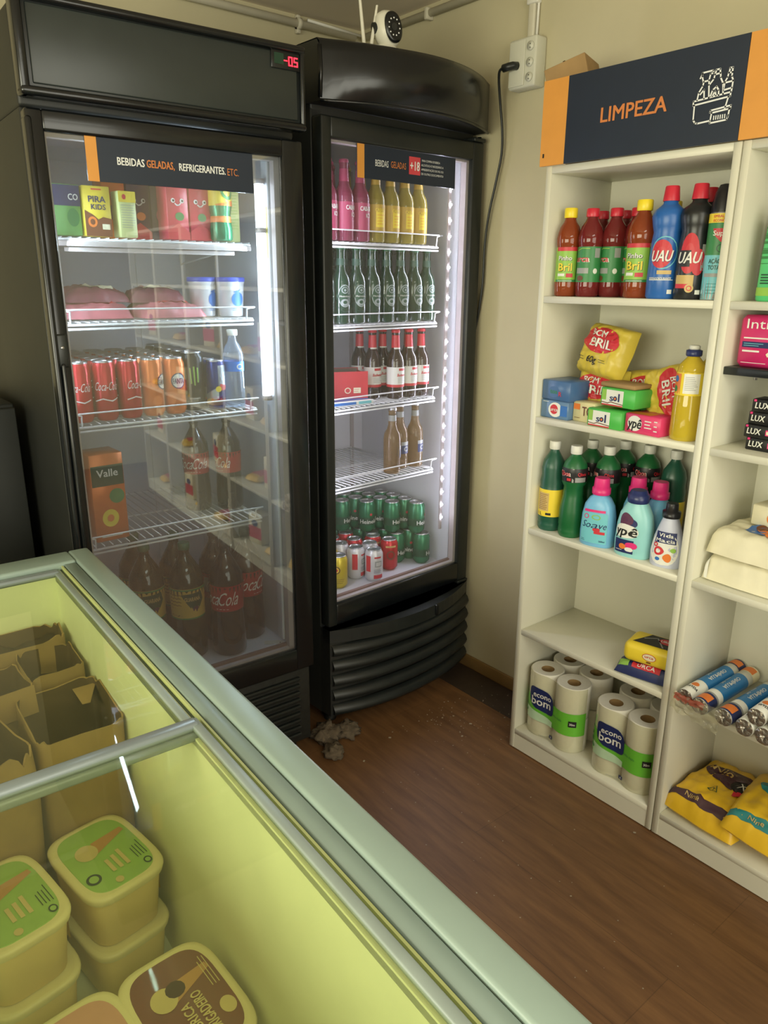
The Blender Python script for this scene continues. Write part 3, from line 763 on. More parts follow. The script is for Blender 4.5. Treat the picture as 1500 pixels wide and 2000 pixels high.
# ---------------------------------------------------------------- freezer contents
mat('tub_yellow', (238, 212, 150), .45, var=.05); mat('tub_patch', (222, 190, 74), .45, var=.06)
mat('tub_lid_rim', (226, 214, 164), .4, var=.03)
mat('lid_green', (150, 190, 96), .35, var=.06, coat=.5); mat('lid_choc', (118, 62, 46), .35, var=.08, coat=.5)
mat('cone', (190, 140, 86), .5, var=.1); mat('scoop', (206, 186, 128), .6, var=.08); mat('choc_dark', (62, 36, 28), .5)
mat('lid_pink', (206, 150, 130), .4)
def tub(kind, nm='ice_cream_tub'):
    g = {'green': 'lid_green', 'choc': 'lid_choc', 'pink': 'lid_pink', 'plain': 'tub_lid_rim'}[kind]
    o = thing(nm, 'x', 'ice cream tub')
    S_ = [(0, .072, .050), (.004, .075, .053), (.095, .084, .0600), (.098, .084, .0600)]
    mb = MB(); mb.loft(S_, 'tub_yellow', 40, n=4.5); M = on_loft(S_, 4.5)
    if kind == 'green': rect(mb, flat(-.0600), -.05, .02, .03, .075, 'tub_patch', .001)
    mb.build('tub', o)
    mb = MB(); mb.loft([(.096, .088, .064), (.106, .090, .066), (.110, .088, .064), (.1105, .083, .059)], 'tub_lid_rim', 40, n=4.5)
    lid_ = mb.build('lid', o)
    if kind == 'plain': return o
    mb = MB(); mb.loft([(.1106, .078, .054), (.1116, .0775, .0535)], g, 40, n=4.0); M = on_top(.1117)
    if kind in ('green', 'choc'):
        poly(mb, M, [(.006, .010), (.036, .006), (.040, -.046), (.030, -.048)], 'cone', .0005)
        disc(mb, M, .020, .020, .019, .017, 'scoop', .0007)
        if kind == 'choc':
            disc(mb, M, .026, .002, .013, .013, 'choc_dark', .0009, 12)
            text(mb, M, 'FÁBRICA', -.030, .004, .013, 'scoop', .0012, width=.056); text(mb, M, 'BRIGADEIRO', -.026, -.014, .014, 'scoop', .0012, width=.066)
            rect(mb, M, -.066, -.036, .036, .046, 'white_ink', .0009); disc(mb, M, -.036, -.040, .013, .010, 'scoop', .0008); lines(mb, M, .0, .06, -.050, -.036, 3, 'scoop', .0008)
        else:
            lines(mb, M, -.046, -.004, -.022, .012, 3, 'scoop', .0012, .006)
            disc(mb, M, -.040, .038, .012, .011, 'screen_green', .0008); disc(mb, M, -.040, .038, .008, .007, 'lid_green', .0010)
            disc(mb, M, -.060, -.040, .008, .006, 'screen_green', .0008); disc(mb, M, -.060, -.040, .005, .004, 'lid_green', .0010)
            lines(mb, M, -.045, -.005, -.050, -.030, 4, 'screen_green', .0008)
            disc(mb, M, -.066, .010, .007, .006, 'scoop', .0008)
    mb.build('lid_print', lid_); return o
def fput(o, wx, wy, z, rz): o.location = (wx, wy, z); o.rotation_euler = (0, 0, rz)
# stacks: (world x, y, rotation, number of tubs, kind of the topmost)
def stack(wx, wy, rz, base, ks, labels):
    z = base
    for k, l in zip(ks, labels):
        o = TUB[k].get(l); o.scale = (1.10, 1.10, 1.04); fput(o, wx+random.uniform(-.002, .002), wy, z, rz); z += .1118*1.04
TUB = {k: Proto(lambda k=k: tub(k)) for k in ('green', 'choc', 'pink', 'plain')}
TUBS = [(.308, 1.128, R(98), .315, ['plain', 'green'], ['cream ice cream tub under the right-hand green-lidded tub', 'ice cream tub with green printed lid, the right-hand and farther one']),
        (.146, 1.098, R(98), .335, ['plain', 'green'], ['cream ice cream tub under the left-hand green-lidded tub', 'ice cream tub with green printed lid, cut by the left edge of the photo']),
        (.298, .790, R(92), .3005, ['plain', 'choc'], ['cream ice cream tub under the brown-lidded tub', 'ice cream tub with brown chocolate lid at the bottom edge']),
        (.165, .790, R(94), .3005, ['plain', 'pink'], ['cream tub hidden under the pinkish lid at the bottom edge', 'ice cream tub with pinkish lid, beside the brown-lidded tub'])]
for a in TUBS: stack(a[0], a[1], a[2], a[3], a[4], a[5])
# brown paper sacks and cartons, open at the top
def sack(w, d, h, name, wob=.01, tear=.02, m='kraft', seed=1, fill=.05, n=5.0):
    rr = random.Random(seed); o = thing(name, 'x', 'bag' if 'sack' in name else 'box')
    mb = MB(); seg = 48; vs = []; fs = []; L = 8
    for j in range(L+1):
        t = j/L
        for k in range(seg):
            a = 2*math.pi*k/seg; c, s = math.cos(a), math.sin(a)
            x = w/2*math.copysign(abs(c)**(2/n), c); y = d/2*math.copysign(abs(s)**(2/n), s)
            q = noise.noise(Vector((x*12, y*12, t*2+seed)))*wob
            z = h*t+(noise.noise(Vector((math.cos(a)*3, math.sin(a)*3, seed*3.3)))*tear+noise.noise(Vector((math.cos(a)*11, math.sin(a)*11, seed)))*tear*.35 if j == L else 0)
            vs.append((x*(1+q*3)+q, y*(1+q*3), z))
    for j in range(L):
        for k in range(seg): fs.append((j*seg+k, j*seg+(k+1) % seg, (j+1)*seg+(k+1) % seg, (j+1)*seg+k))
    mb.add(vs, fs, m, True)
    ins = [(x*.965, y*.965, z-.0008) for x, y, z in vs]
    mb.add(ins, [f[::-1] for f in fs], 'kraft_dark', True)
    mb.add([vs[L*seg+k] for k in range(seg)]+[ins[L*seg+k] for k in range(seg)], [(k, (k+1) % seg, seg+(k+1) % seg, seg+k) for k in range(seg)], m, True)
    mb.add(vs[:seg], [list(range(seg))[::-1]], m)
    mb.build('paper_wall', o)
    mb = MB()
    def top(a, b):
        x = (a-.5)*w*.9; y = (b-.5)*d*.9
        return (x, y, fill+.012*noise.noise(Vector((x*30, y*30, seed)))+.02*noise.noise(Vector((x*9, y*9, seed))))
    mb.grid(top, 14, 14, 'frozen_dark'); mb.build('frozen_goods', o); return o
def flap(o, pts, m='kraft'):
    mb = MB(); P = [Vector(p) for p in pts]; nrm = (P[1]-P[0]).cross(P[2]-P[0]).normalized()*.0015
    mb.add([p for p in P]+[p+nrm for p in P], [(0, 1, 2, 3), (7, 6, 5, 4), (0, 4, 5, 1), (1, 5, 6, 2), (2, 6, 7, 3), (3, 7, 4, 0)], m); mb.build('flap', o)
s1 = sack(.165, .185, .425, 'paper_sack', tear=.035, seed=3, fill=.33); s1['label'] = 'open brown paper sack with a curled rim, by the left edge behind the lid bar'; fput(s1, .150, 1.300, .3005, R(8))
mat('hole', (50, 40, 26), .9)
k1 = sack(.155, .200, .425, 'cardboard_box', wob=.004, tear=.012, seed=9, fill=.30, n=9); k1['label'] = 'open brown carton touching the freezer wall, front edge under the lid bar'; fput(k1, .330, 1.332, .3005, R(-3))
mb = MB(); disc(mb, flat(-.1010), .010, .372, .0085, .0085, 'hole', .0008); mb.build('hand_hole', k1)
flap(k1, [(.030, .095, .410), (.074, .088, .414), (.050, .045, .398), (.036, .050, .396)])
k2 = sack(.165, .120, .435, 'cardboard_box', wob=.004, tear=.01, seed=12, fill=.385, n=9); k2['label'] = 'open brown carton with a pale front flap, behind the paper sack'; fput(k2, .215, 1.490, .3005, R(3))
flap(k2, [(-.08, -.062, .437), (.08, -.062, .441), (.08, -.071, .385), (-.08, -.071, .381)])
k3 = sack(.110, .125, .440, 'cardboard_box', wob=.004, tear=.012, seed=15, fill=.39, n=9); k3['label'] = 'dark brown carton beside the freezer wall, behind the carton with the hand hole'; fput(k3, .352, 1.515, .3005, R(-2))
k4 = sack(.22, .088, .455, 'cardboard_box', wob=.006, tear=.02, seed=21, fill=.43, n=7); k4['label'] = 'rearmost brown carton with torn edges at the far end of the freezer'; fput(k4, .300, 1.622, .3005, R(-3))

# ================================================================== PRODUCTS
def bottle(name, label, cat, S_, bodym, cap, capm, labelfn=None, n=2.0, seg=24, group=None, handle=None):
    """S_ = outline sections, cap = sections of the closure, labelfn(mb, M) prints the label"""
    o = thing(name, label, cat, group)
    mb = MB(); mb.loft(S_, bodym, seg, n); mb.build('body', o)
    if cap: mb = MB(); mb.loft(cap, capm, 20); mb.build('cap', o)
    if labelfn: mb = MB(); labelfn(mb, on_loft(S_, n)); mb.build('label', o)
    return o
def band(mb, S_, z0, z1, m, d=.0005, n=2.0, seg=28, k=6):
    M = on_loft(S_, n); vs = []; fs = []
    for j in range(k+1):
        z = z0+(z1-z0)*j/k
        r = None
        for i in range(seg):
            a = 2*math.pi*i/seg
            # unwrap: use the mapper at unit angle through its mean radius
            s = [q for q in S_ if q[0] <= z][-1] if [q for q in S_ if q[0] <= z] else S_[0]
            e = [q for q in S_ if q[0] >= z][0] if [q for q in S_ if q[0] >= z] else S_[-1]
            t = 0 if e[0] == s[0] else (z-s[0])/(e[0]-s[0])
            rx = s[1]+(e[1]-s[1])*t; ry = (s[2] if len(s) > 2 else s[1])*(1-t)+(e[2] if len(e) > 2 else e[1])*t
            vs.append(M(a*(rx+ry)/2, z, d))
    for j in range(k):
        for i in range(seg): fs.append((j*seg+i, j*seg+(i+1) % seg, (j+1)*seg+(i+1) % seg, (j+1)*seg+i))
    mb.add(vs, fs, m, True)

def carton_pack(name, label, cat, w, d, h, m, printfn=None, group=None, bev=.003, topfn=None, sidefn=None):
    o = thing(name, label, cat, group)
    mb = MB(); mb.box(-w/2, w/2, 0, d, 0, h, m, bev, 1); mb.build('pack', o)
    mb = MB()
    if printfn: printfn(mb, flat(0))
    if topfn: topfn(mb, on_top(h))
    if sidefn: sidefn(mb, (lambda u, v, dd: (w/2+dd, u, v)))
    if mb.v: mb.build('print', o)
    return o
def pillow(w, h, t, m, wr=.004, seed=1, nu=26, nv=26, p=4.0, puff=.5, bottom=0.25):
    """soft sealed bag lying on its back; returns mesh builder and surface mapper"""
    mb = MB()
    def f(u, v):
        e = max(0.0, (1-abs(u)**p)*(1-abs(v)**p))**puff
        return e
    def topz(u, v):
        e = f(u, v)
        return t*(bottom+(1-bottom)*e)+wr*e**.3*(noise.noise(Vector((u*4, v*4, seed)))+.5*noise.noise(Vector((u*11, v*9, seed))))
    def xy(u, v):
        k = 1-.04*(abs(u*v))+.02*noise.noise(Vector((u*2, v*2, seed+5)))
        return u*w/2*k, v*h/2*k
    mb.grid(lambda a, b: (*xy(a*2-1, b*2-1), topz(a*2-1, b*2-1)), nu, nv, m)
    mb.grid(lambda a, b: (*xy(1-a*2, b*2-1), t*bottom*(1-f(1-a*2, b*2-1))), nu, nv, m)
    M = lambda x, y, d: (*xy(max(-1, min(1, 2*x/w)), max(-1, min(1, 2*y/h))), topz(max(-1, min(1, 2*x/w)), max(-1, min(1, 2*y/h)))+d)
    return mb, M
def pgrid(mb, M, pts, m, d, n=8):
    """four-cornered patch subdivided to follow a soft surface"""
    a, b, c, e = [Vector(p) for p in pts]
    mb.grid(lambda s, t: M(*((a*(1-s)+b*s)*(1-t)+(e*(1-s)+c*s)*t), d), n, n, m)
def pdisc(mb, M, cu, cv, ru, rv, m, d, seg=24, rings=5):
    vs = [M(cu, cv, d)]; fs = []
    for j in range(1, rings+1):
        for i in range(seg): a = 2*math.pi*i/seg; vs.append(M(cu+ru*j/rings*math.cos(a), cv+rv*j/rings*math.sin(a), d))
    for i in range(seg): fs.append((0, 1+i, 1+(i+1) % seg))
    for j in range(rings-1):
        for i in range(seg): fs.append((1+j*seg+i, 1+(j+1)*seg+i, 1+(j+1)*seg+(i+1) % seg, 1+j*seg+(i+1) % seg))
    mb.add(vs, fs, m)

# colours for print
for n_, c_ in dict(ink_green=(52, 128, 70), ink_lgreen=(140, 186, 74), ink_red=(196, 48, 58), ink_yellow=(232, 206, 56), ink_black=(24, 24, 26), ink_navy=(30, 42, 92), ink_blue=(52, 108, 180), ink_pink=(216, 46, 118),
                   ink_cyan=(112, 190, 200), ink_white=(222, 222, 214), ink_grey=(150, 152, 150), ink_gold=(196, 168, 104), ink_orange=(222, 122, 52), ink_purple=(88, 46, 74), ink_teal=(40, 128, 128), ink_cream=(226, 218, 186), ink_brown=(104, 60, 34), ink_dgreen=(24, 70, 46)).items():
    mat(n_, c_, .42, var=.02)
mat('cap_red', (198, 40, 58), .35); mat('cap_yellow', (236, 212, 46), .35); mat('cap_pink', (214, 46, 120), .35); mat('cap_black', (26, 26, 30), .3)
mat('cap_navy', (38, 48, 96), .3); mat('cap_white', (214, 214, 204), .4); mat('blue_body', (38, 96, 168), .32); mat('black_body', (28, 30, 32), .3); mat('bleach_green', (28, 96, 52), .33); mat('bleach_dgreen', (34, 84, 66), .33)
mat('soft_blue', (112, 176, 214), .33); mat('aqua_body', (142, 200, 200), .33); mat('lavender_body', (186, 190, 208), .33)

SP = [(0, .026), (.004, .031), (.03, .0325), (.06, .031), (.13, .031), (.135, .0325), (.150, .0335), (.165, .031), (.180, .026), (.192, .018), (.200, .0145), (.205, .0145)]
def pine_label(mb, M):
    band(mb, SP, .038, .128, 'ink_lgreen', .0005); rect(mb, M, -.03, .03, .118, .128, 'ink_red', .0009)
    rect(mb, M, -.03, .03, .038, .044, 'ink_green', .0009)
    text(mb, M, 'Pinho', -.002, .099, .012, 'ink_black', .0011, width=.036); text(mb, M, 'Pinho', -.003, .100, .012, 'ink_white', .0014, width=.036)
    text(mb, M, 'Bril', -.001, .076, .021, 'ink_black', .0011, width=.036); text(mb, M, 'Bril', -.002, .077, .021, 'ink_yellow', .0014, width=.036)
    rect(mb, M, -.022, -.002, .053, .060, 'ink_white', .001); rect(mb, M, .002, .02, .050, .060, 'ink_red', .001); rect(mb, M, .03, .06, .04, .12, 'ink_green', .0008)
    lines(mb, M, -.02, .02, .0385, .043, 1, 'ink_white', .0012)
def pine():
    return bottle('cleaner_bottle', 'x', 'cleaning bottle', SP, 'cleaner_amber', [(.203, .0165), (.205, .0175), (.226, .0175), (.228, .016)], 'cap_yellow', pine_label, group=None)
def urca_label(mb, M):
    band(mb, SP, .038, .128, 'ink_green', .0005)
    rect(mb, M, -.028, .010, .060, .074, 'ink_grey', .0009); rect(mb, M, .024, .040, .10, .124, 'ink_grey', .0008)
    text(mb, M, 'urca', -.010, .097, .016, 'ink_white', .0011, width=.044); text(mb, M, 'urca', -.011, .098, .016, 'ink_red', .0014, width=.040)
    disc(mb, M, .028, .066, .006, .007, 'ink_white', .001); disc(mb, M, -.012, .048, .010, .007, 'ink_brown', .001)
    stroke(mb, M, [(-.028, .118), (-.01, .124), (.01, .123)], .002, 'ink_lgreen', .0012)
def urca():
    return bottle('cleaner_bottle', 'x', 'cleaning bottle', SP, 'cleaner_red', [(.203, .0165), (.205, .0170), (.222, .0170), (.224, .015)], 'cap_red', urca_label)
P_pine, P_urca = Proto(pine), Proto(urca)
Z5 = 1.4572
SH.put(P_pine.get('amber pine cleaner bottle with yellow cap, leftmost on the top shelf under the navy sign'), .054, .050, Z5, R(30))
def pine2():
    sc = 1.03; o = P_pine.get(); o.scale = (1.1, 1.1, sc); return o
o = pine2(); o['label'] = 'wider amber pine cleaner bottle with yellow cap, left of the blue bottle'; SH.put(o, .272, .060, Z5, R(14))
o = pine2(); o['label'] = 'amber cleaner bottle with yellow cap half hidden behind the blue bottle'; SH.put(o, .300, .145, Z5, R(10))
for x, y, l in ((.118, .060, 'red-capped green-labelled cleaner bottle right beside the leftmost yellow-capped bottle'), (.168, .095, 'red-capped green-labelled cleaner bottle, middle of the three in front'), (.212, .125, 'red-capped green-labelled cleaner bottle just left of the wider amber bottle'),
                (.085, .150, 'red-capped cleaner bottle peeking out behind the leftmost two'), (.140, .175, 'red-capped cleaner bottle in the rear between the front red caps')):
    SH.put(P_urca.get(l), x, y, Z5, R(16 if y < .08 else random.uniform(-6, 26)))
SU = [(0, .034), (.006, .038), (.05, .0385), (.13, .036), (.155, .033), (.168, .036), (.190, .040), (.205, .036), (.214, .024), (.220, .0175), (.228, .0165)]
def uau(bodym, kind):
    def lab(mb, M):
        if kind == 'blue':
            disc(mb, M, .002, .108, .033, .038, 'ink_cyan', .0006, ring=.93); disc(mb, M, -.004, .105, .026, .033, 'ink_red', .0008)
            text(mb, M, 'UAU', -.004, .100, .026, 'ink_navy', .0011, width=.050, slant=.2); text(mb, M, 'UAU', -.005, .101, .026, 'ink_white', .0014, width=.048, slant=.2)
            rect(mb, M, -.010, .024, .058, .067, 'ink_gold', .001); rect(mb, M, -.03, .030, .0440, .0455, 'ink_white', .001); text(mb, M, 'DESENGORDURANTE', -.002, .048, .006, 'ink_white', .0012, width=.054)
            rect(mb, M, .018, .030, .012, .022, 'ink_white', .0009)
        else:
            disc(mb, M, -.004, .105, .022, .046, 'ink_red', .0006); disc(mb, M, .018, .085, .016, .030, 'ink_red', .0006)
            rect(mb, M, -.034, -.0, .075, .112, 'ink_black', .0009); rect(mb, M, -.032, .012, .026, .056, 'ink_gold', .0009); rect(mb, M, -.032, .006, .026, .036, 'ink_red', .0011)
            text(mb, M, 'UAU', -.006, .096, .026, 'ink_white', .0014, width=.052, slant=.2)
            disc(mb, M, .004, .026, .010, .010, 'ink_gold', .0012); disc(mb, M, .004, .026, .006, .006, 'ink_red', .0014); disc(mb, M, .004, .026, .004, .004, 'ink_gold', .0016)
            rect(mb, M, .024, .034, .066, .125, 'ink_grey', .0008); rect(mb, M, .018, .030, .012, .022, 'ink_white', .0009)
    return lambda: bottle('cleaner_bottle', 'x', 'cleaning bottle', SU, bodym, [(.226, .0195), (.229, .0195), (.258, .0165), (.260, .0150)], 'cap_red', lab)
P_ub, P_uk = Proto(uau('blue_body', 'blue')), Proto(uau('black_body', 'black'))
SH.put(P_ub.get('blue cleaner bottle with red cap on the top shelf'), .347, .052, Z5, R(22))
SH.put(P_uk.get('black cleaner bottle with red cap in front, right of the blue one'), .418, .058, Z5, R(20))
SH.put(P_uk.get('black cleaner bottle with red cap standing behind the blue and black ones'), .392, .150, Z5, R(8))
SA = [(0, .026), (.003, .0275), (.190, .0275), (.197, .024)]
def aero_lab(mb, M):
    band(mb, SA, .002, .100, 'ink_cyan', .0004, k=1); band(mb, SA, .100, .188, 'ink_green', .0004, k=1); band(mb, SA, .170, .190, 'ink_yellow', .0007, k=1)
    text(mb, M, 'EMBALAGEM', 0, .184, .006, 'ink_red', .0012, width=.042); text(mb, M, 'ECONÔMICA', 0, .175, .006, 'ink_red', .0012, width=.042)
    poly(mb, M, [(-.020, .158), (.02, .158), (.014, .142), (0, .128), (-.014, .142)], 'ink_red', .0008); text(mb, M, 'Super', 0, .148, .011, 'ink_white', .0012, width=.036)
    disc(mb, M, .002, .115, .010, .009, 'ink_dgreen', .0008, ring=.8); text(mb, M, 'AÇÃO', -.008, .087, .010, 'ink_dgreen', .001, width=.026); text(mb, M, 'TOTAL', -.006, .073, .010, 'ink_dgreen', .001, width=.030)
    rect(mb, M, -.03, .03, .052, .060, 'ink_grey', .0009); lines(mb, M, -.02, .012, .012, .04, 4, 'ink_teal', .0008)
o = bottle('aerosol_can', 'green and turquoise insecticide aerosol with black cap, at the right end of the top shelf', 'spray can', SA, 'silver', [(.193, .0270), (.21, .0265), (.235, .021), (.252, .013), (.254, .005)], 'cap_black', aero_lab)
SH.put(o, .481, .052, Z5, R(34))

# second shelf of the first unit: soaps, steel wool, detergent
Z4 = 1.1192
def p1(mb, M): disc(mb, M, .004, .026, .024, .021, 'ink_white', .0006); disc(mb, M, 0, .027, .014, .014, 'ink_red', .0009); text(mb, M, 'urca', .0, .027, .010, 'ink_white', .0013, width=.028); rect(mb, M, .022, .046, .010, .040, 'ink_blue', .0009); lines(mb, M, -.04, -.01, .045, .049, 1, 'ink_white')
mat('soap_blue', (92, 124, 160), .3); mat('soap_dblue', (70, 104, 150), .3); mat('soap_green', (76, 176, 76), .38); mat('soap_pink', (214, 60, 108), .35); mat('soap_cream', (214, 204, 156), .4)
def ts(mb, M): disc(mb, M, -.006, .024, .020, .016, 'soap_dblue', .0005); text(mb, M, 'tos', -.006, .026, .013, 'ink_green', .001, width=.026); text(mb, M, 'R', .018, .020, .013, 'ink_red', .001, width=.010)
SH.put(carton_pack('soap_pack', 'white and blue soap pack, lower of the two at the left end', 'soap', .098, .10, .052, 'soap_blue', p1), .070, .018, Z4)
SH.put(carton_pack('soap_pack', 'translucent blue soap pack lying on top of the white and blue pack', 'soap', .104, .115, .056, 'soap_dblue', ts), .072, .016, Z4+.0525, R(-4))
def tx(mb, M): text(mb, M, 'TO', .014, .032, .026, 'ink_brown', .001, width=.034); rect(mb, M, -.034, -.012, .034, .050, 'ink_orange', .0008); lines(mb, M, -.03, 0, .008, .014, 1, 'ink_brown')
SH.put(carton_pack('soap_pack', 'cream soap pack with large brown letters, right of the blue packs', 'soap', .076, .07, .056, 'soap_cream', tx), .157, .036, Z4, R(-4))
def sol(mb, M):
    rect(mb, M, -.050, .020, .002, .044, 'ink_white', .0005); rect(mb, M, -.050, -.036, .016, .044, 'ink_lgreen', .0008)
    text(mb, M, 's', -.018, .024, .018, 'ink_navy', .0012, width=.011); disc(mb, M, -.006, .022, .0065, .0065, 'ink_navy', .0011); disc(mb, M, -.006, .022, .0032, .0032, 'ink_orange', .0013); text(mb, M, 'l', .006, .026, .022, 'ink_navy', .0012, width=.004)
    stroke(mb, M, [(-.05, .010), (-.03, .008), (-.02, .012), (.02, .008)], .0022, 'ink_brown', .0011); rect(mb, M, -.05, .02, .002, .0055, 'ink_red', .0009)
P_sol = Proto(lambda: carton_pack('soap_pack', 'x', 'soap', .112, .085, .049, 'soap_green', sol))
SH.put(P_sol.get('white and green soap pack in front, bottom of the green stack'), .243, .010, Z4, R(-3))
SH.put(P_sol.get('white and green soap pack on top of the cream and green ones, facing front'), .268, .026, Z4+.0575, R(-5))
SH.put(P_sol.get('white and green soap pack lying behind, under the upper green one'), .258, .098, Z4, R(3))
mb_ = carton_pack('soap_pack', 'thin pack lying flat on the green soap packs', 'soap', .115, .075, .012, 'kraft', None); SH.put(mb_, .262, .030, Z4+.1075, R(-6))
def yp(mb, M):
    disc(mb, M, -.022, .026, .022, .020, 'ink_white', .0006); text(mb, M, 'ypê', -.023, .027, .026, 'ink_black', .0012, width=.040, slant=.15); lines(mb, M, .008, .030, .015, .04, 3, 'ink_white', .001, .003); lines(mb, M, .036, .050, .008, .044, 3, 'ink_white', w=.003)
SH.put(carton_pack('soap_pack', 'bright pink soap pack in front of the yellow detergent bottle', 'soap', .108, .085, .050, 'soap_pink', yp, topfn=lambda mb, M: rect(mb, M, -.05, .02, .005, .04, 'ink_orange')), .358, .012, Z4, R(-4))
SD = [(0, .030), (.005, .0355), (.02, .037), (.10, .035), (.115, .0335), (.165, .0345), (.185, .031), (.200, .018), (.206, .0135), (.210, .0135)]
def dl(mb, M):
    rect(mb, M, -.048, .045, .113, .168, 'ink_yellow', .0006); rect(mb, M, -.012, .026, .118, .166, 'ink_white', .0009); lines(mb, M, -.008, .022, .125, .160, 8, 'ink_grey', .0011); rect(mb, M, -.048, -.020, .116, .165, 'ink_orange', .0008); disc(mb, M, -.034, .152, .008, .008, 'ink_blue', .0011); disc(mb, M, -.036, .128, .008, .008, 'ink_green', .0011)
def det():
    o = bottle('detergent_bottle', 'x', 'detergent bottle', SD, 'oil', [(.206, .0175), (.209, .019), (.220, .019), (.222, .013)], 'cap_navy', dl)
    mb = MB(); mb.loft([(.221, .010), (.223, .013), (.230, .013), (.232, .010)], 'cap_white', 16); mb.build('spout', o); return o
P_det = Proto(det)
SH.put(P_det.get('yellow detergent bottle in front at the right end of the second shelf'), .458, .045, Z4, R(22))
SH.put(P_det.get('yellow detergent bottle hidden behind the front one'), .470, .130, Z4)
mat('wool_yellow', (206, 184, 70), .35, var=.05)
def wool(l, seed, full=True):
    o = thing('steel_wool_bag', l, 'steel wool')
    mb, M = pillow(.165, .150, .062, 'wool_yellow', .008, seed, p=5); mb.build('bag', o)
    mb = MB(); pdisc(mb, M, -.004, .022, .064, .036, 'ink_red', .0022); 
    text(mb, M, 'BOM', -.014, .040, .018, 'ink_white', .004, width=.052); text(mb, M, 'BRIL', .004, .014, .025, 'ink_white', .004, width=.078)
    if full: text(mb, M, '60g', -.008, -.034, .018, 'ink_black', .0055, width=.034); lines(mb, M, .018, .05, -.040, -.028, 2, 'ink_black', .005); lines(mb, M, -.058, -.034, -.044, -.030, 2, 'ink_black', .005)
    mb.build('print', o); return o
def stand(o, x, y, z, rz, lean, roll=0.0):
    """raise a bag that was built lying on its back"""
    o.rotation_mode = 'QUATERNION'
    q = Matrix.Rotation(SH.a+rz, 4, 'Z') @ Matrix.Rotation(lean, 4, 'X') @ Matrix.Rotation(roll, 4, 'Z')
    o.rotation_quaternion = q.to_quaternion(); o.location = SH.w(x, y, z)
stand(wool('yellow steel wool bag lying on top of the soap and wool packs', 1), .158, .150, Z4+.120+.062, R(-6), R(72), R(-8))
stand(wool('yellow and red steel wool bag standing behind the cream soap pack', 2, False), .150, .155, Z4+.066, R(-4), R(84), R(0))
stand(wool('yellow and red steel wool bag turned on its side beside the detergent bottle', 4, False), .372, .145, Z4+.088, R(-8), R(82), R(-72))
stand(wool('yellow steel wool bag squeezed behind the green soaps', 5, False), .275, .205, Z4+.072, R(3), R(86), R(6))

# third shelf: bleach, softeners
Z3 = .7782
SB = [(0, .032), (.006, .036), (.02, .0365), (.030, .035), (.034, .0365), (.08, .0365), (.12, .030), (.150, .0285), (.162, .035), (.200, .0365), (.222, .031), (.238, .018), (.244, .0125), (.250, .0125)]
SB2 = [(0, .032), (.006, .036), (.02, .0365), (.026, .035), (.03, .0365), (.13, .0365), (.136, .035), (.15, .0365), (.17, .033), (.19, .0345), (.198, .033), (.212, .030), (.232, .018), (.242, .0125), (.250, .0125)]
def bl1(mb, M): band(mb, SB, .168, .208, 'ink_black', .0005); text(mb, M, 'Qboa', -.020, .193, .015, 'ink_white', .0009, width=.038); text(mb, M, 'Qboa', -.020, .193, .0135, 'ink_red', .0013, width=.034); rect(mb, M, -.012, .0, .172, .180, 'ink_red', .001); rect(mb, M, .003, .008, .168, .208, 'ink_grey', .001); text(mb, M, 'Qboa', .032, .193, .010, 'ink_red', .0012, width=.026); rect(mb, M, .012, .045, .169, .183, 'ink_grey', .0009)
def bl2(mb, M): band(mb, SB2, .045, .128, 'ink_yellow', .0005); rect(mb, M, -.030, .008, .062, .118, 'ink_gold', .0009); lines(mb, M, -.027, .006, .065, .115, 9, 'ink_brown', .0012); text(mb, M, '1 L', -.02, .053, .010, 'ink_black', .0011, width=.014); rect(mb, M, .000, .016, .050, .057, 'ink_black', .0011)
BC = [(.246, .0155), (.249, .0165), (.268, .0165), (.270, .015)]
P_b1 = Proto(lambda: bottle('bleach_bottle', 'x', 'bleach bottle', SB, 'bleach_green', BC, 'cap_white', bl1))
P_b2 = Proto(lambda: bottle('bleach_bottle', 'x', 'bleach bottle', SB2, 'bleach_dgreen', BC, 'cap_white', bl2))
SH.put(P_b2.get('green bleach bottle with a yellow label, at the left end of the shelf'), .058, .052, Z3, R(14))
SH.put(P_b1.get('bright green waisted bleach bottle with dark label, in front'), .138, .048, Z3, R(20))
SH.put(P_b1.get('green bleach bottle with dark label behind the blue softener'), .203, .115, Z3, R(-10))
SH.put(P_b2.get('green bleach bottle with yellow label far behind the aqua softener'), .350, .218, Z3, R(-40))
SH.put(P_b1.get('dark green bleach bottle in the rear, second white cap from the right'), .264, .222, Z3, R(30))
SH.put(P_b1.get('green bleach bottle in the rear behind the bright green one'), .120, .150, Z3, R(30))
SH.put(P_b1.get('rearmost green bleach bottle, its cap just visible between two others'), .186, .218, Z3, R(50))
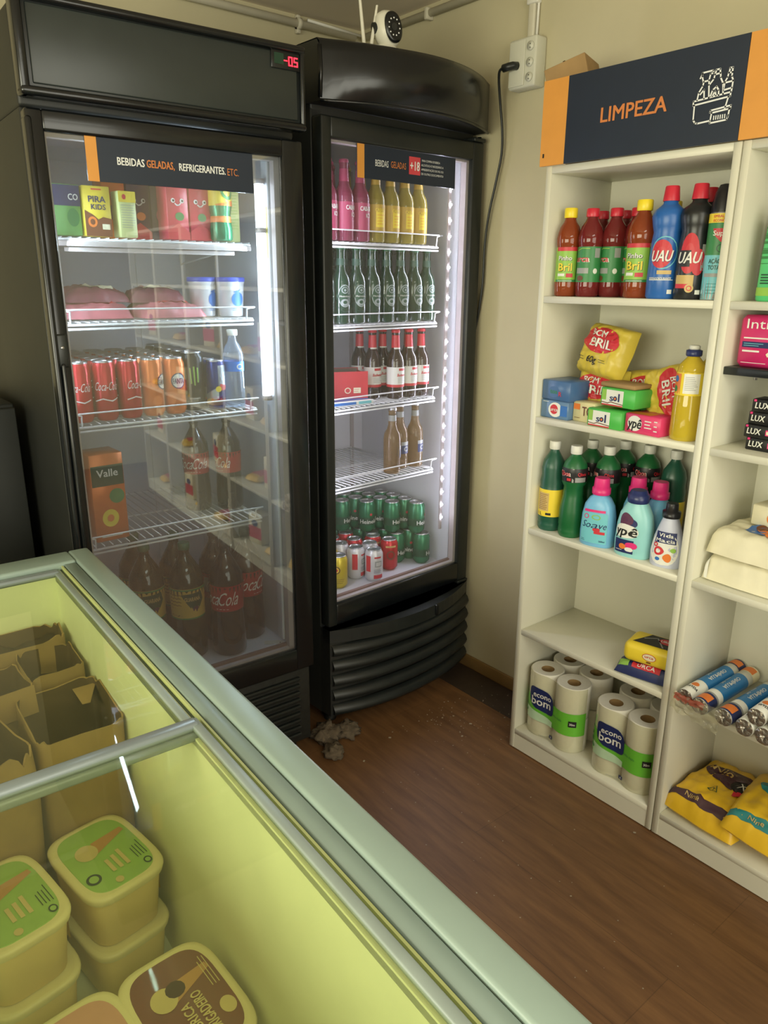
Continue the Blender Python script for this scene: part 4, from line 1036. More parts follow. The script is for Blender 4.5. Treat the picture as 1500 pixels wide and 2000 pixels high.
def soft(kind):
    if kind == 'pink':
        S_ = [(0, .044, .026), (.005, .049, .030), (.04, .0495, .0305), (.09, .047, .030), (.12, .041, .028), (.140, .029, .023), (.148, .019, .018), (.152, .017, .017)]
        cap = [(.150, .0245), (.152, .0255), (.168, .0255), (.169, .022), (.195, .0205), (.197, .019)]; capm = 'cap_pink'; body = 'soft_blue'; lbl = 'blue'
        def lab(mb, M):
            poly(mb, M, [(-.026, .108), (.020, .110), (.020, .103), (-.028, .101)], 'ink_pink', .0012); rect(mb, M, -.034, .028, .012, .100, 'ink_cyan', .0006, nv=5)
            disc(mb, M, -.018, .088, .007, .007, 'ink_pink', .0011, ring=.7); disc(mb, M, .002, .088, .007, .007, 'ink_lgreen', .0011, ring=.7)
            text(mb, M, 'Soave', -.002, .066, .020, 'ink_navy', .0014, width=.052, slant=.25, bold=False); rect(mb, M, .0, .022, .040, .048, 'ink_red', .0011); disc(mb, M, .004, .052, .006, .006, 'ink_red', .001); lines(mb, M, -.03, -.015, .014, .022, 2, 'ink_navy')
            text(mb, M, '500ml', .016, .02, .005, 'ink_navy', .0012, width=.014)
    elif kind == 'ype':
        S_ = [(0, .046, .028), (.005, .051, .031), (.04, .052, .032), (.09, .049, .031), (.12, .043, .029), (.140, .033, .025), (.152, .026, .022), (.156, .024, .021)]
        cap = [(.152, .0270), (.155, .0285), (.174, .0285), (.176, .025), (.184, .022), (.186, .019)]; capm = 'cap_navy'; body = 'aqua_body'
        def lab(mb, M):
            rect(mb, M, -.036, .006, .012, .050, 'ink_navy', .0006, nv=5); disc(mb, M, -.012, .105, .014, .020, 'ink_purple', .0007); disc(mb, M, -.008, .098, .018, .014, 'ink_navy', .0006)
            disc(mb, M, -.012, .074, .026, .020, 'ink_white', .0009); text(mb, M, 'ypê', -.012, .075, .027, 'ink_black', .0014, width=.044, slant=.12)
            disc(mb, M, .004, .036, .010, .009, 'ink_pink', .0011); disc(mb, M, -.012, .030, .008, .008, 'ink_orange', .0011); disc(mb, M, .0, .024, .006, .006, 'ink_white', .0012); lines(mb, M, -.03, -.012, .016, .022, 1, 'ink_white')
    else:
        S_ = [(0, .036, .025), (.005, .041, .028), (.04, .042, .029), (.08, .036, .026), (.11, .027, .022), (.130, .020, .018), (.136, .019, .017)]
        cap = [(.134, .0225), (.137, .0230), (.150, .0230), (.151, .016), (.170, .0150), (.172, .014)]; capm = 'cap_black'; body = 'lavender_body'
        def lab(mb, M):
            disc(mb, M, -.002, .052, .033, .044, 'ink_white', .0006); rect(mb, M, -.022, .022, .068, .098, 'ink_navy', .0010); text(mb, M, 'Vida', 0, .090, .010, 'ink_white', .0014, width=.026); text(mb, M, 'Macia', 0, .076, .010, 'ink_white', .0014, width=.036)
            disc(mb, M, -.010, .046, .010, .012, 'ink_red', .0010, ring=.5); disc(mb, M, .006, .030, .007, .012, 'ink_orange', .0010); disc(mb, M, .016, .052, .007, .006, 'ink_lgreen', .0011); disc(mb, M, -.018, .062, .006, .006, 'ink_red', .0011, ring=.5); disc(mb, M, -.01, .024, .005, .005, 'ink_blue', .0011)
    return lambda: bottle('softener_bottle', 'x', 'fabric softener', S_, body, cap, capm, lab, n=2.6)
P_sp, P_sy, P_sv = Proto(soft('pink')), Proto(soft('ype')), Proto(soft('vida'))
SH.put(P_sp.get('blue fabric softener bottle with pink cap in front'), .238, .040, Z3, R(14))
SH.put(P_sp.get('blue softener bottle with pink cap tucked between the front pink-capped and aqua bottles'), .298, .127, Z3, R(-88))
SH.put(P_sp.get('blue softener bottle with pink cap directly behind the aqua bottle'), .364, .130, Z3, R(-88))
SH.put(P_sy.get('aqua fabric softener bottle with navy cap'), .353, .044, Z3, R(10))
SH.put(P_sv.get('small lavender-white softener bottle with black cap at the right end'), .452, .045, Z3, R(14))

# fourth shelf: two wrapped packs
Z2 = .4372
o = thing('biscuit_pack', 'navy and red wrapped pack, lower of the two on the nearly empty shelf', 'pack')
mb, M = pillow(.20, .11, .042, 'ink_navy', .004, 11, p=6, bottom=.15); mb.build('wrapper', o)
mb = MB(); pgrid(mb, M, [(-.05, -.050), (.03, -.050), (.03, -.035), (-.05, -.035)], 'ink_red', .002); text(mb, M, 'URCA', -.01, -.043, .009, 'ink_white', .003, width=.05); pgrid(mb, M, [(-.09, -.05), (-.06, -.05), (-.06, -.03), (-.09, -.03)], 'ink_lgreen', .002); mb.build('print', o)
SH.put(o, .445, .070, Z2, R(12))
o = thing('biscuit_pack', 'yellow and black wrapped pack, upper of the two on the nearly empty shelf', 'pack')
mb = MB(); mb.box(-.082, .082, -.052, .052, .0, .058, 'ink_yellow', .018, 4); mb.build('wrapper', o)
mb = MB(); M = flat(-.0525); disc(mb, M, -.006, .030, .019, .011, 'ink_red', .0006); disc(mb, M, -.006, .030, .0175, .0095, 'ink_cream', .0009); text(mb, M, 'urca', -.006, .032, .008, 'ink_red', .0013, width=.024); rect(mb, M, -.012, .0, .013, .017, 'ink_brown', .0008)
M = on_top(.0582); poly(mb, M, [(-.062, -.034), (.064, -.034), (.064, .034), (-.030, .034)], 'ink_black', .0008); disc(mb, M, .02, .01, .024, .018, 'ink_red', .0012); stroke(mb, M, [(-.04, .0), (-.01, .02), (.02, -.03)], .004, 'ink_grey', .0012); text(mb, M, 'URCA', .02, .01, .012, 'ink_white', .0015, width=.035)
mb.build('print', o); SH.put(o, .446, .075, Z2+.043, R(12))

# bottom shelf: toilet paper multipacks
Z1 = .0752
def tp_pack():
    o = thing('toilet_paper_pack', 'x', 'toilet paper'); r = .0535; h = .112
    proto = None
    for ix in (-1, 1):
        for iy in (0, 1):
            for iz in (0, 1):
                if proto is None:
                    mb = MB(); prof = [(0, r-.004), (.004, r), (.03, r+.0004), (h-.004, r), (h-.001, r-.003)]
                    mb.loft(prof, 'toilet_paper', 36, cap=(True, False))
                    seg = 36; R0 = [((r-.003)*math.cos(2*math.pi*k/seg), (r-.003)*math.sin(2*math.pi*k/seg), h-.001) for k in range(seg)]
                    R1 = [(.021*math.cos(2*math.pi*k/seg), .021*math.sin(2*math.pi*k/seg), h-.004) for k in range(seg)]
                    R2 = [(.020*math.cos(2*math.pi*k/seg), .020*math.sin(2*math.pi*k/seg), h-.045) for k in range(seg)]
                    mb.add(R0+R1, [(k, (k+1) % seg, seg+(k+1) % seg, seg+k) for k in range(seg)], 'toilet_paper')
                    mb.add(R1+R2, [(k, (k+1) % seg, seg+(k+1) % seg, seg+k) for k in range(seg)], 'kraft', True)
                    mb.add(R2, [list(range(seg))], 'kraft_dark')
                    proto = q = mb.build('paper_roll', o)
                else: q = proto.copy(); COL.objects.link(q); q.parent = o
                q.location = (ix*(r+.0006), (iy*2-1)*(r+.0006), iz*(h+.001))
    # printed wrapper band following the front rolls, pinched between them
    def wrap(t, v, d=0.0):
        # t in 0..1 runs left side -> front -> right side around the 2x2 block
        R_ = r+.002+d; c = r+.0006
        s = t*3
        if s < .8: a = math.pi+ (s/.8)*math.pi/2*1.0; return (-c+R_*math.cos(a), -c+R_*math.sin(a), v)
        if s > 2.2: a = 1.5*math.pi+((s-2.2)/.8)*math.pi/2; return (c+R_*math.cos(a), -c+R_*math.sin(a), v)
        u = (s-.8)/1.4; x = -c+2*c*u; y = -c-R_+.010*math.sin(math.pi*u)**2
        return (x, y, v)
    mb = MB(); mb.grid(lambda a, b: wrap(a, .062+.078*b), 60, 3, 'tp_green')
    for z0, z1 in ((.002, .062), (.140, .224)): mb.grid(lambda a, b, z0=z0, z1=z1: wrap(a, z0+(z1-z0)*b, -.0008), 60, 2, 'film')
    def Mw(u, v, d):
        h_ = .0545
        t = .5+u/(2*h_)*.46667 if abs(u) <= h_ else .5+math.copysign(.23333+min(.087, abs(u)-h_)/.087*.26667, u)
        return wrap(t, v, d+.0008)
    def blob(cu, cv, w, h_, m, d):
        pts = []
        for k in range(28):
            a = 2*math.pi*k/28; c, s_ = math.cos(a), math.sin(a)
            pts.append((cu+w/2*math.copysign(abs(c)**.6, c), cv+h_/2*math.copysign(abs(s_)**.6, s_)+.012*(math.cos(a))*-1))
        vs = [Mw(cu, cv, d)]+[Mw(cu+(p[0]-cu)*.5, cv+(p[1]-cv)*.5, d) for p in pts]+[Mw(*p, d) for p in pts]; n_ = 28
        mb.add(vs, [(0, 1+k, 1+(k+1) % n_) for k in range(n_)]+[(1+k, 1+n_+k, 1+n_+(k+1) % n_, 1+(k+1) % n_) for k in range(n_)], m)
    blob(-.026, .136, .094, .076, 'ink_navy', .0012)
    mb.grid(lambda a, b: Mw(-.085+.105*a, (.058+.040*(1-a*.5)*b), .001), 12, 3, 'tp_mint')
    text(mb, Mw, 'econo', -.024, .153, .019, 'ink_white', .0022, width=.064); text(mb, Mw, 'bom', -.027, .130, .028, 'ink_white', .0022, width=.070)
    rect(mb, Mw, .084, .108, .096, .116, 'ink_black', .0016); text(mb, Mw, '30m', .095, .106, .008, 'ink_white', .0022, width=.016)
    text(mb, Mw, 'folha dupla', .042, .110, .008, 'ink_green', .0018, width=.04, bold=False)
    for cu, cv, ru in ((-.098, .10, .010), (-.088, .082, .009), (-.102, .118, .008)): disc(mb, Mw, cu, cv, ru, ru*.7, 'ink_green', .0012)
    rect(mb, Mw, .012, .026, .018, .030, 'ink_navy', .0008); text(mb, Mw, '4', .019, .024, .008, 'ink_white', .0014, width=.005)
    lines(mb, Mw, -.03, .05, .006, .012, 1, 'ink_grey', .0008)
    mb.build('wrapper', o); return o
mat('tp_green', (104, 184, 56), .4, var=.05, scale=8); mat('tp_mint', (186, 216, 180), .45, var=.08, scale=30)
P_tp = Proto(tp_pack)
SH.put(P_tp.get('four-column toilet paper pack with green band, left of the two on the bottom shelf'), .134, .128, Z1, R(-3))
SH.put(P_tp.get('four-column toilet paper pack with green band, right of the two on the bottom shelf'), .392, .126, Z1, R(-2))

# ---------------------------------------------------------------- second unit
X2 = XU[1]
SG = [(0, .040, .022), (.004, .044, .025), (.10, .043, .024), (.17, .038, .022), (.188, .032, .020), (.192, .026, .016)]
mat('tube_green', (86, 196, 124), .3)
def gl(mb, M):
    for k in range(9): rect(mb, M, -.040, .042, .080+k*.0105, .0815+k*.0105+.004*(k % 3), 'ink_green', .0006)
    lines(mb, M, -.015, .02, .155, .172, 3, 'ink_dgreen', .0009); rect(mb, M, -.04, .04, .012, .030, 'ink_lgreen', .0006); lines(mb, M, -.02, .02, .036, .060, 4, 'ink_dgreen', .0009, .003)
SH.put(bottle('plastic_bottle', 'bright green striped bottle on the top shelf at the right edge of the photo', 'bottle', SG, 'tube_green', None, None, gl, n=3), X2+.092, .060, Z5, R(-6))
def gk(mb, M): text(mb, M, 'B', -.018, .125, .02, 'ink_red', .001, width=.012); lines(mb, M, -.035, 0, .05, .11, 8, 'ink_grey', .0009); text(mb, M, 'C', -.02, .045, .012, 'ink_white', .001, width=.008); text(mb, M, 'G', -.02, .15, .008, 'ink_white', .001, width=.01)
SH.put(bottle('plastic_bottle', 'dark grey bottle standing behind the green striped bottle', 'bottle', SG, 'black_satin', None, None, gk, n=3), X2+.070, .125, Z5, R(-12))
def im(mb, M):
    text(mb, M, 'Intimus', .004, .098, .022, 'ink_white', .001, width=.120, bold=False); lines(mb, M, -.06, .0, .062, .070, 1, 'ink_white', .0011, .003); rect(mb, M, -.062, .008, .045, .058, 'ink_navy', .0009); lines(mb, M, -.058, -.01, .047, .056, 2, 'ink_cyan', .0013)
    rect(mb, M, -.060, -.020, .035, .039, 'ink_white', .0009); disc(mb, M, .014, .066, .013, .012, 'ink_cyan', .0010); disc(mb, M, .014, .066, .008, .008, 'ink_blue', .0012)
    poly(mb, M, [(-.004, .032), (.0, .026), (.016, .030), (.030, .046), (.050, .060), (.070, .066), (.07, .080), (.036, .078), (.018, .052), (.004, .040)], 'ink_cream', .0014); rect(mb, M, .044, .070, .0, .036, 'ink_orange', .001); lines(mb, M, -.06, .02, .008, .014, 1, 'ink_white')
mat('pack_pink', (206, 44, 108), .35)
SH.put(carton_pack('hygiene_pack', 'bright pink sanitary pad pack on the black shelf board', 'pack', .150, .09, .116, 'pack_pink', im, bev=.010), X2+.106, .030, 1.3114, R(-3))
def lx(mb, M):
    text(mb, M, 'LUX', -.020, .016, .014, 'ink_white', .001, width=.032, slant=.1); rect(mb, M, .008, .038, .009, .022, 'ink_pink', .0008); rect(mb, M, .010, .030, .0115, .019, 'ink_cream', .001); rect(mb, M, -.04, -.034, .024, .029, 'ink_pink', .0009)
P_lx = Proto(lambda: carton_pack('soap_box', 'x', 'soap', .088, .06, .030, 'ink_black', lx, bev=.002))
SH.put(P_lx.get('black soap box at the bottom of the stack under the black shelf'), X2+.112, .050, Z4+.0305, R(-3))
SH.put(P_lx.get('black soap box lying under the stack, set back'), X2+.118, .056, Z4, R(-1)) 
SH.put(P_lx.get('black soap box, second from the top of the stack'), X2+.116, .052, Z4+.061, R(-5))
SH.put(P_lx.get('black soap box with pink corner on top of the stack'), X2+.124, .050, Z4+.0915, R(2))
mat('napkin', (220, 214, 186), .6, var=.03, bump=.2, scale=30)
for k, (x, l) in enumerate(((.130, 'cream wrapped paper pack, lower of the two stacked on the third shelf'), (.132, 'cream wrapped paper pack, upper of the two stacked on the third shelf'))):
    o = thing('paper_pack', l, 'paper pack'); mb, M = pillow(.21, .20, .070, 'napkin', .006, 30+k, p=9, bottom=.06, puff=.3); mb.build('wrapper', o)
    mb = MB(); stroke(mb, M, [(-.085, -.05), (-.083, -.04)], .002, 'ink_grey', .002) if k else pgrid(mb, M, [(-.1, -.1), (-.09, -.1), (-.09, -.09), (-.1, -.09)], 'ink_white', .002)
    if k: pgrid(mb, M, [(-.03, -.06), (.09, -.07), (.09, .06), (-.04, .05)], 'ink_blue', .002); pdisc(mb, M, .02, -.04, .030, .014, 'ink_orange', .003); pdisc(mb, M, .05, -.062, .03, .012, 'ink_orange', .003); pdisc(mb, M, .0, -.02, .02, .014, 'ink_brown', .003)
    mb.build('print', o); SH.put(o, X2+x, .125, Z3+k*.071, R(-2))
def ob_(mb, M): disc(mb, M, .010, .024, .015, .015, 'ink_orange', .0008); text(mb, M, 'a', .010, .026, .012, 'ink_white', .001, width=.01)
SH.put(carton_pack('paper_box', 'small cream box with an orange round mark on top of the cream packs', 'box', .09, .07, .052, 'napkin', ob_), X2+.130, .120, Z3+.1435, R(-4))
# foil and film rolls
mat('roll_blue', (44, 120, 178), .35, var=.05)
def froll(front):
    o = thing('foil_roll', 'x', 'foil roll'); r = .0225; L = .268
    T = Matrix.Rotation(R(-90), 4, 'X')     # axis along +y
    mb = MB(); mb.loft([(0, r*.9), (.002, r), (L, r), (L+.002, r*.9)], 'ink_white', 24, T=Matrix.Translation((0, 0, r)) @ T)
    mb.build('tube', o)
    def M(u, v, d): a = u/r; return ((r+d)*math.sin(a), v, r+(r+d)*math.cos(a))
    mb = MB(); rect(mb, M, -.05, .05, .075, .205, 'roll_blue', .0005, nu=16); 
    if front == 'navy': rect(mb, M, -.055, .055, .0, .045, 'ink_navy', .0005, nu=16); rect(mb, M, -.018, .018, .006, .036, 'ink_orange', .0009, nu=5); rect(mb, M, -.05, .05, .045, .052, 'ink_grey', .0005, nu=16)
    else:
        disc(mb, M, .0, .045, .010, .010, 'ink_orange', .0009); Mt = lambda u, v, d: M(v-.02, .032+u, d); Mr = lambda u, v, d: M(-u, v, d)
        text(mb, lambda u, v, d: M(u, v, d), 'WYDA', .004, .026, .010, 'ink_black', .0012, width=.030)
    rect(mb, M, -.055, .055, .230, L, 'ink_navy' if front != 'navy' else 'ink_cream', .0005, nu=16); rect(mb, M, -.018, .018, .234, .262, 'ink_orange', .0009, nu=5)
    Mt = lambda u, v, d: M(v, .14+u, d)
    text(mb, Mt, 'ALUMÍNIO', .0, .008, .010, 'ink_white', .0012, width=.08); text(mb, Mt, '30 cm', .0, -.008, .008, 'ink_white', .0012, width=.05, bold=False)
    mb.build('print', o)
    for y, s in ((-.003, -1), (L+.003, 1)):
        mb = MB(); seg = 20; vs = [(0, y+s*-.004, r)]; fs = []
        for j, q in enumerate((.35, .7, .98)):
            for k in range(seg):
                a = 2*math.pi*k/seg; rr = r*q
                vs.append((rr*math.cos(a), y+s*.003*noise.noise(Vector((k*1.7, j*3.1, 4+s))) - s*(.002 if j == 2 else .0), r+rr*math.sin(a)))
        for k in range(seg): fs.append((0, 1+k, 1+(k+1) % seg))
        for j in range(2):
            for k in range(seg): fs.append((1+j*seg+k, 1+(j+1)*seg+k, 1+(j+1)*seg+(k+1) % seg, 1+j*seg+(k+1) % seg))
        mb.add(vs, fs, 'foil'); mb.build('end_cap', o)
    return o
P_fn, P_fw = Proto(lambda: froll('navy')), Proto(lambda: froll('white'))
SH.put(P_fw.get('blue and white foil roll against the shelf divider'), X2+.046, -.006, Z2+.0005, R(-2))
SH.put(P_fn.get('blue foil roll with navy and orange end, second from the divider'), X2+.094, -.018, Z2+.0005, R(-1))
SH.put(P_fn.get('blue foil roll with navy and orange end, third from the divider'), X2+.158, -.020, Z2+.0005, R(-3))
for x, z, l in ((.212, .0, 'leftmost lower white-ended roll of the wrapped foil roll bundle'), (.260, .0, 'middle lower white-ended roll of the wrapped foil roll bundle'), (.308, .0, 'lower white-ended roll of the wrapped foil roll bundle cut by the photo edge'), (.236, .0405, 'upper left white-ended roll of the wrapped foil roll bundle'), (.284, .0405, 'upper right white-ended roll of the wrapped foil roll bundle')):
    SH.put(P_fw.get(l, 'rolls of the wrapped foil bundle'), X2+x, -.024, Z2+.0005+z, 0)
clear('red_film', (206, 120, 100), solid=.35)
o = thing('plastic_wrapping', 'crumpled clear plastic wrapping with red print hanging below the foil rolls', 'plastic wrap')
mb = MB(); mb.grid(lambda a, b: (-.065+.13*a, -.020-.012*b+.008*noise.noise(Vector((a*6, b*6, 2))), .022-.060*b*(.75+.3*a)+.010*noise.noise(Vector((a*9, b*4, 5)))), 22, 14, 'film'); mb.build('film_sheet', o)
mb = MB(); mb.grid(lambda a, b: (-.06+.08*a, -.0215-.012*b*.4+.008*noise.noise(Vector((a*4, b*3, 2))), .020-.016*b+.008*noise.noise(Vector((a*9, b*2, 5)))), 12, 5, 'red_film'); mb.build('printed_strip', o)
SH.put(o, X2+.088, -.004, Z2+.018)
# pet food bags
mat('bag_yellow', (226, 184, 44), .28, var=.08, scale=10); mat('bag_brown', (70, 44, 52), .35, var=.1)
def petbag(l, colr, logo, seed):
    o = thing('pet_food_bag', l, 'pet food bag')
    mb, M = pillow(.215, .27, .092, 'bag_yellow', .010, seed, p=5, puff=.45, bottom=.22); mb.build('bag', o)
    mb = MB(); pgrid(mb, M, [(-.100, -.122), (.100, -.122), (.100, -.098), (-.100, -.104)], logo, .0022, 16)
    pdisc(mb, M, .010, .030, .085, .042, logo, .0022); pdisc(mb, M, .045, .012, .035, .026, 'ink_black' if logo == 'bag_brown' else logo, .003)
    text(mb, M, 'Nin', -.030, .042, .026, 'ink_gold', .005, width=.056); text(mb, M, 'XI', .045, .012, .026, 'ink_white', .0055, width=.03, bold=False)
    pgrid(mb, M, [(.035, -.032), (.085, -.028), (.075, -.006), (.030, -.010)], 'ink_red', .0030, 6)
    tri = [(-.018, -.060), (.008, -.060), (-.004, -.038)]; stroke(mb, M, tri, .0022, 'ink_dgreen', .0035, True); text(mb, M, 'T', -.004, -.054, .009, 'ink_dgreen', .0035, width=.006)
    text(mb, M, 'Nine', -.03, -.112, .010, 'ink_gold', .0036, width=.04)
    mb.build('print', o); return o
o = petbag('yellow pet food bag with dark brown oval logo lying on the bottom shelf', 'x', 'bag_brown', 41); SH.put(o, X2+.122, .145, Z1, R(-4))
o = petbag('yellow pet food bag with teal logo, overlapping the brown-logo bag', 'x', 'ink_teal', 43); SH.put(o, X2+.268, .137, Z1+.034, R(5), tilt=(0, R(8)))

# ================================================================== DRINKS
SBEER = [(0, .027), (.004, .0305), (.125, .0305), (.142, .027), (.158, .018), (.172, .0145), (.215, .0128), (.218, .0138), (.226, .0138)]
BCAP = [(.222, .0145), (.223, .0155), (.230, .0145), (.2325, .0125), (.2328, .004)]
mat('beer_green_ink', (60, 92, 78), .4); mat('beer_grey', (150, 160, 158), .4)
def hk_lab(mb, M):
    disc(mb, M, 0, .085, .0225, .034, 'beer_grey', .0006, ring=.90); disc(mb, M, 0, .085, .020, .031, 'ink_dgreen', .0005)
    disc(mb, M, 0, .102, .012, .010, 'beer_grey', .0008, ring=.72); disc(mb, M, 0, .102, .0045, .0045, 'beer_grey', .0010, seg=5)
    rect(mb, M, -.028, .028, .080, .089, 'ink_dgreen', .0009); text(mb, M, 'Heineken', 0, .0845, .0062, 'ink_white', .0013, width=.036, bold=False)
    disc(mb, M, 0, .066, .014, .010, 'beer_grey', .0008, ring=.5); band(mb, SBEER, .176, .196, 'beer_green_ink', .0004, k=2)
P_hk = Proto(lambda: bottle('beer_bottle', 'x', 'beer bottle', SBEER, 'green_beer', BCAP, 'cap_dgreen', hk_lab))
mat('green_beer', (22, 58, 40), .12, coat=.6, var=.1); mat('brown_beer', (52, 30, 24), .12, coat=.6, var=.1); mat('cap_dgreen', (30, 92, 56), .3, .3)
def bw_lab(mb, M):
    band(mb, SBEER, .048, .108, 'ink_white', .0005, k=2); band(mb, SBEER, .040, .049, 'ink_red', .0006, k=1); band(mb, SBEER, .172, .214, 'cap_red', .0004, k=3); rect(mb, M, -.018, .018, .168, .173, 'ink_white', .0009)
    text(mb, M, 'Budweiser', 0, .082, .010, 'ink_red', .0012, width=.040, slant=.2, rot=0); lines(mb, M, -.018, .018, .054, .074, 4, 'ink_grey', .001); rect(mb, M, -.014, .014, .096, .104, 'ink_red', .0009)
P_bw = Proto(lambda: bottle('beer_bottle', 'x', 'beer bottle', SBEER, 'brown_beer', BCAP, 'cap_red', bw_lab))
def cn_lab(mb, M): rect(mb, M, -.022, .022, .055, .085, 'ink_navy', .0006); rect(mb, M, -.022, .022, .085, .098, 'ink_grey', .0006); disc(mb, M, 0, .072, .012, .009, 'ink_grey', .001, ring=.6); band(mb, SBEER, .185, .205, 'ink_grey', .0004, k=1)
P_cn = Proto(lambda: bottle('beer_bottle', 'x', 'beer bottle', SBEER, 'amber_drink', BCAP, 'silver', cn_lab))
def cab(kind):
    pink = kind == 'pink'
    def lab(mb, M):
        band(mb, SBEER, .030, .112, 'pink_label' if pink else 'yellow_label', .0005, k=2)
        if pink: text(mb, M, 'CABARÉ', .002, .096, .013, 'ink_white', .0012, width=.042); text(mb, M, 'ICE', .008, .076, .012, 'ink_white', .0012, width=.016)
        else: rect(mb, M, -.016, .016, .045, .090, 'ink_yellow', .0008); text(mb, M, 'CABARÉ', .0, .096, .010, 'ink_yellow', .0012, width=.036); lines(mb, M, -.012, .014, .05, .085, 4, 'ink_orange', .001)
        band(mb, SBEER, .170, .205, 'pink_label' if pink else 'yellow_label', .0004, k=2)
    return lambda: bottle('drink_bottle', 'x', 'drink bottle', SBEER, 'pink_drink' if pink else 'yellow_drink', BCAP, 'cap_pinkish' if pink else 'cap_lemon', lab)
mat('pink_label', (172, 64, 98), .4); mat('yellow_label', (192, 158, 58), .4); mat('cap_pinkish', (168, 60, 94), .35); mat('cap_lemon', (200, 186, 70), .35)
P_cp, P_cy = Proto(cab('pink')), Proto(cab('yellow'))
# top shelf of the bow-front cooler
z = S2[0]+.0003
xs = [.108, .172, .236]
for r in range(3):
    for i, x in enumerate(xs):
        l = ['pink ice drink bottle, leftmost in the top front row of the bow-front cooler', 'pink ice drink bottle, second in the top front row', 'pink ice drink bottle beside the first yellow bottle in the top row'][i] if r == 0 else 'pink ice drink bottle in a back row behind the front pink bottles'
        F2.put(P_cp.get(l, 'pink drink bottles on the cooler top shelf'), x-.004*r, .118+.068*r, z, R(random.uniform(-4, 12)))
xs = [.300, .363, .427, .488]
for r in range(3):
    for i, x in enumerate(xs):
        l = ['yellow ice drink bottle, %s from the left in the top front row' % ORD[i]][0] if r == 0 else 'yellow ice drink bottle in a back row behind the front yellow bottles'
        F2.put(P_cy.get(l, 'yellow drink bottles on the cooler top shelf'), x-.003*r, .118+.068*r, z, R(random.uniform(-8, 8)))
z = S2[1]+.0003
xs = [.088+.0633*i for i in range(8)]
for r in range(4):
    for i, x in enumerate(xs):
        l = 'green beer bottle, %s from left in the front row of shelf two' % ORD[i] if r == 0 else 'green beer bottle in a back row behind the front row of the second shelf'
        F2.put(P_hk.get(l, 'green beer bottles on the second shelf of the bow-front cooler'), min(x, .528)+.003*(r % 2), .112+.066*r, z, R(random.uniform(-14, 14)))
z = S2[2]+.0003
xs = [.338, .400, .462, .522]
for r in range(2):
    for i, x in enumerate(xs):
        if r == 0 and i == 0: yy = .175
        else: yy = .125+.068*r+(.05 if i == 0 else 0)
        l = 'brown beer bottle with red neck foil, %s from left beside the red carton' % ORD[i] if r == 0 else 'brown beer bottle standing behind the front row on the third shelf'
        F2.put(P_bw.get(l, 'brown beer bottles on the third shelf of the bow-front cooler'), x, yy, z, R(random.uniform(-10, 10)))
# red open beverage tray
mat('tray_red', (196, 44, 58), .45, var=.05); mat('tray_inside', (128, 108, 96), .8)
o = thing('drink_carton', 'torn-open red beer carton on the third shelf of the bow-front cooler', 'carton')
mb = MB(); w, d, h = .20, .125, .088
mb.box(-w/2, w/2, 0, d, 0, .003, 'tray_red'); mb.box(-w/2, w/2, 0, .003, .003, h, 'tray_red'); mb.box(-w/2, w/2, d-.003, d, .003, h, 'tray_red'); mb.box(-w/2, -w/2+.003, .003, d-.003, .003, h, 'tray_red'); mb.box(w/2-.003, w/2, .003, d-.003, .003, h*.9, 'tray_red')
mb.build('tray', o)
mb = MB(); mb.box(-w/2+.004, w/2-.004, .0035, .0045, .004, h-.002, 'tray_inside'); mb.box(-w/2+.004, w/2-.004, d-.0045, d-.0035, .004, h-.002, 'tray_inside'); mb.build('inside', o)
mb = MB(); M = flat(0); disc(mb, M, .03, .026, .011, .010, 'ink_cream', .0008, ring=.7); rect(mb, M, .050, .075, .017, .035, 'ink_cream', .0008); lines(mb, M, .052, .072, .02, .033, 2, 'ink_red', .001)
M2 = lambda u, v, dd: (w/2+dd, .06+u, v); disc(mb, M2, 0, .04, .02, .016, 'ink_cream', .001, ring=.7)
mb.build('print', o); F2.put(o, .170, .150, S2[2]+.0155, R(-24))
o = thing('drink_pack', 'flat blue and white pack lying under the red beer carton', 'pack')
mb = MB(); mb.box(-.10, .10, 0, .16, 0, .015, 'ink_white', .003); mb.build('pack', o)
mb = MB(); M = flat(0); rect(mb, M, -.09, .03, .003, .012, 'ink_blue'); rect(mb, on_top(.015), -.095, .095, .01, .15, 'ink_blue'); rect(mb, M, .04, .09, .003, .012, 'ink_cyan'); mb.build('print', o); F2.put(o, .160, .088, S2[2], R(-6))
z = S2[3]+.0003
for i, (x, y) in enumerate([(.376, .112), (.448, .150), (.512, .138)]):
    F2.put(P_cn.get('clear beer bottle with amber beer, %s from the left on the fourth shelf' % ORD[i], 'clear beer bottles on the fourth shelf'), x, y, z, R((60, 10, 20)[i]))
# cans
SC_ = [(0, .0225), (.003, .0245), (.012, .0325), (.104, .0325), (.112, .0285), (.117, .0265)]
SL_ = [(0, .0225), (.003, .0245), (.012, .0290), (.132, .0290), (.141, .0255), (.146, .0245)]
def can_(S_, bodym, lab, nm='drink_can'):
    def fn():
        o = thing(nm, 'x', 'can'); mb = MB(); mb.loft(S_, bodym, 24, cap=(True, False)); mb.build('body', o)
        t, r = S_[-1][0], S_[-1][1]
        mb = MB(); mb.loft([(t-.002, r+.0002), (t+.002, r+.0006), (t+.0035, r-.0006), (t+.0015, r-.003), (t-.001, r-.004)], 'silver', 24, cap=(False, True))
        mb.box(-.006, .006, -.013, .004, t-.0005, t+.0008, 'silver', .0004, 1); mb.build('lid', o)
        mb = MB(); lab(mb, on_loft(S_)); mb.build('print', o); return o
    return Proto(fn)
mat('can_green', (46, 122, 84), .25, .35, var=.05); mat('can_yellow', (206, 182, 40), .28, .3); mat('can_red', (192, 34, 44), .25, .35); mat('can_white', (210, 208, 208), .3, .2); mat('can_orange', (222, 116, 44), .28, .3); mat('can_black', (24, 24, 28), .28, .3); mat('can_blue', (36, 52, 120), .25, .4); mat('can_silver', (176, 184, 192), .25, .6)
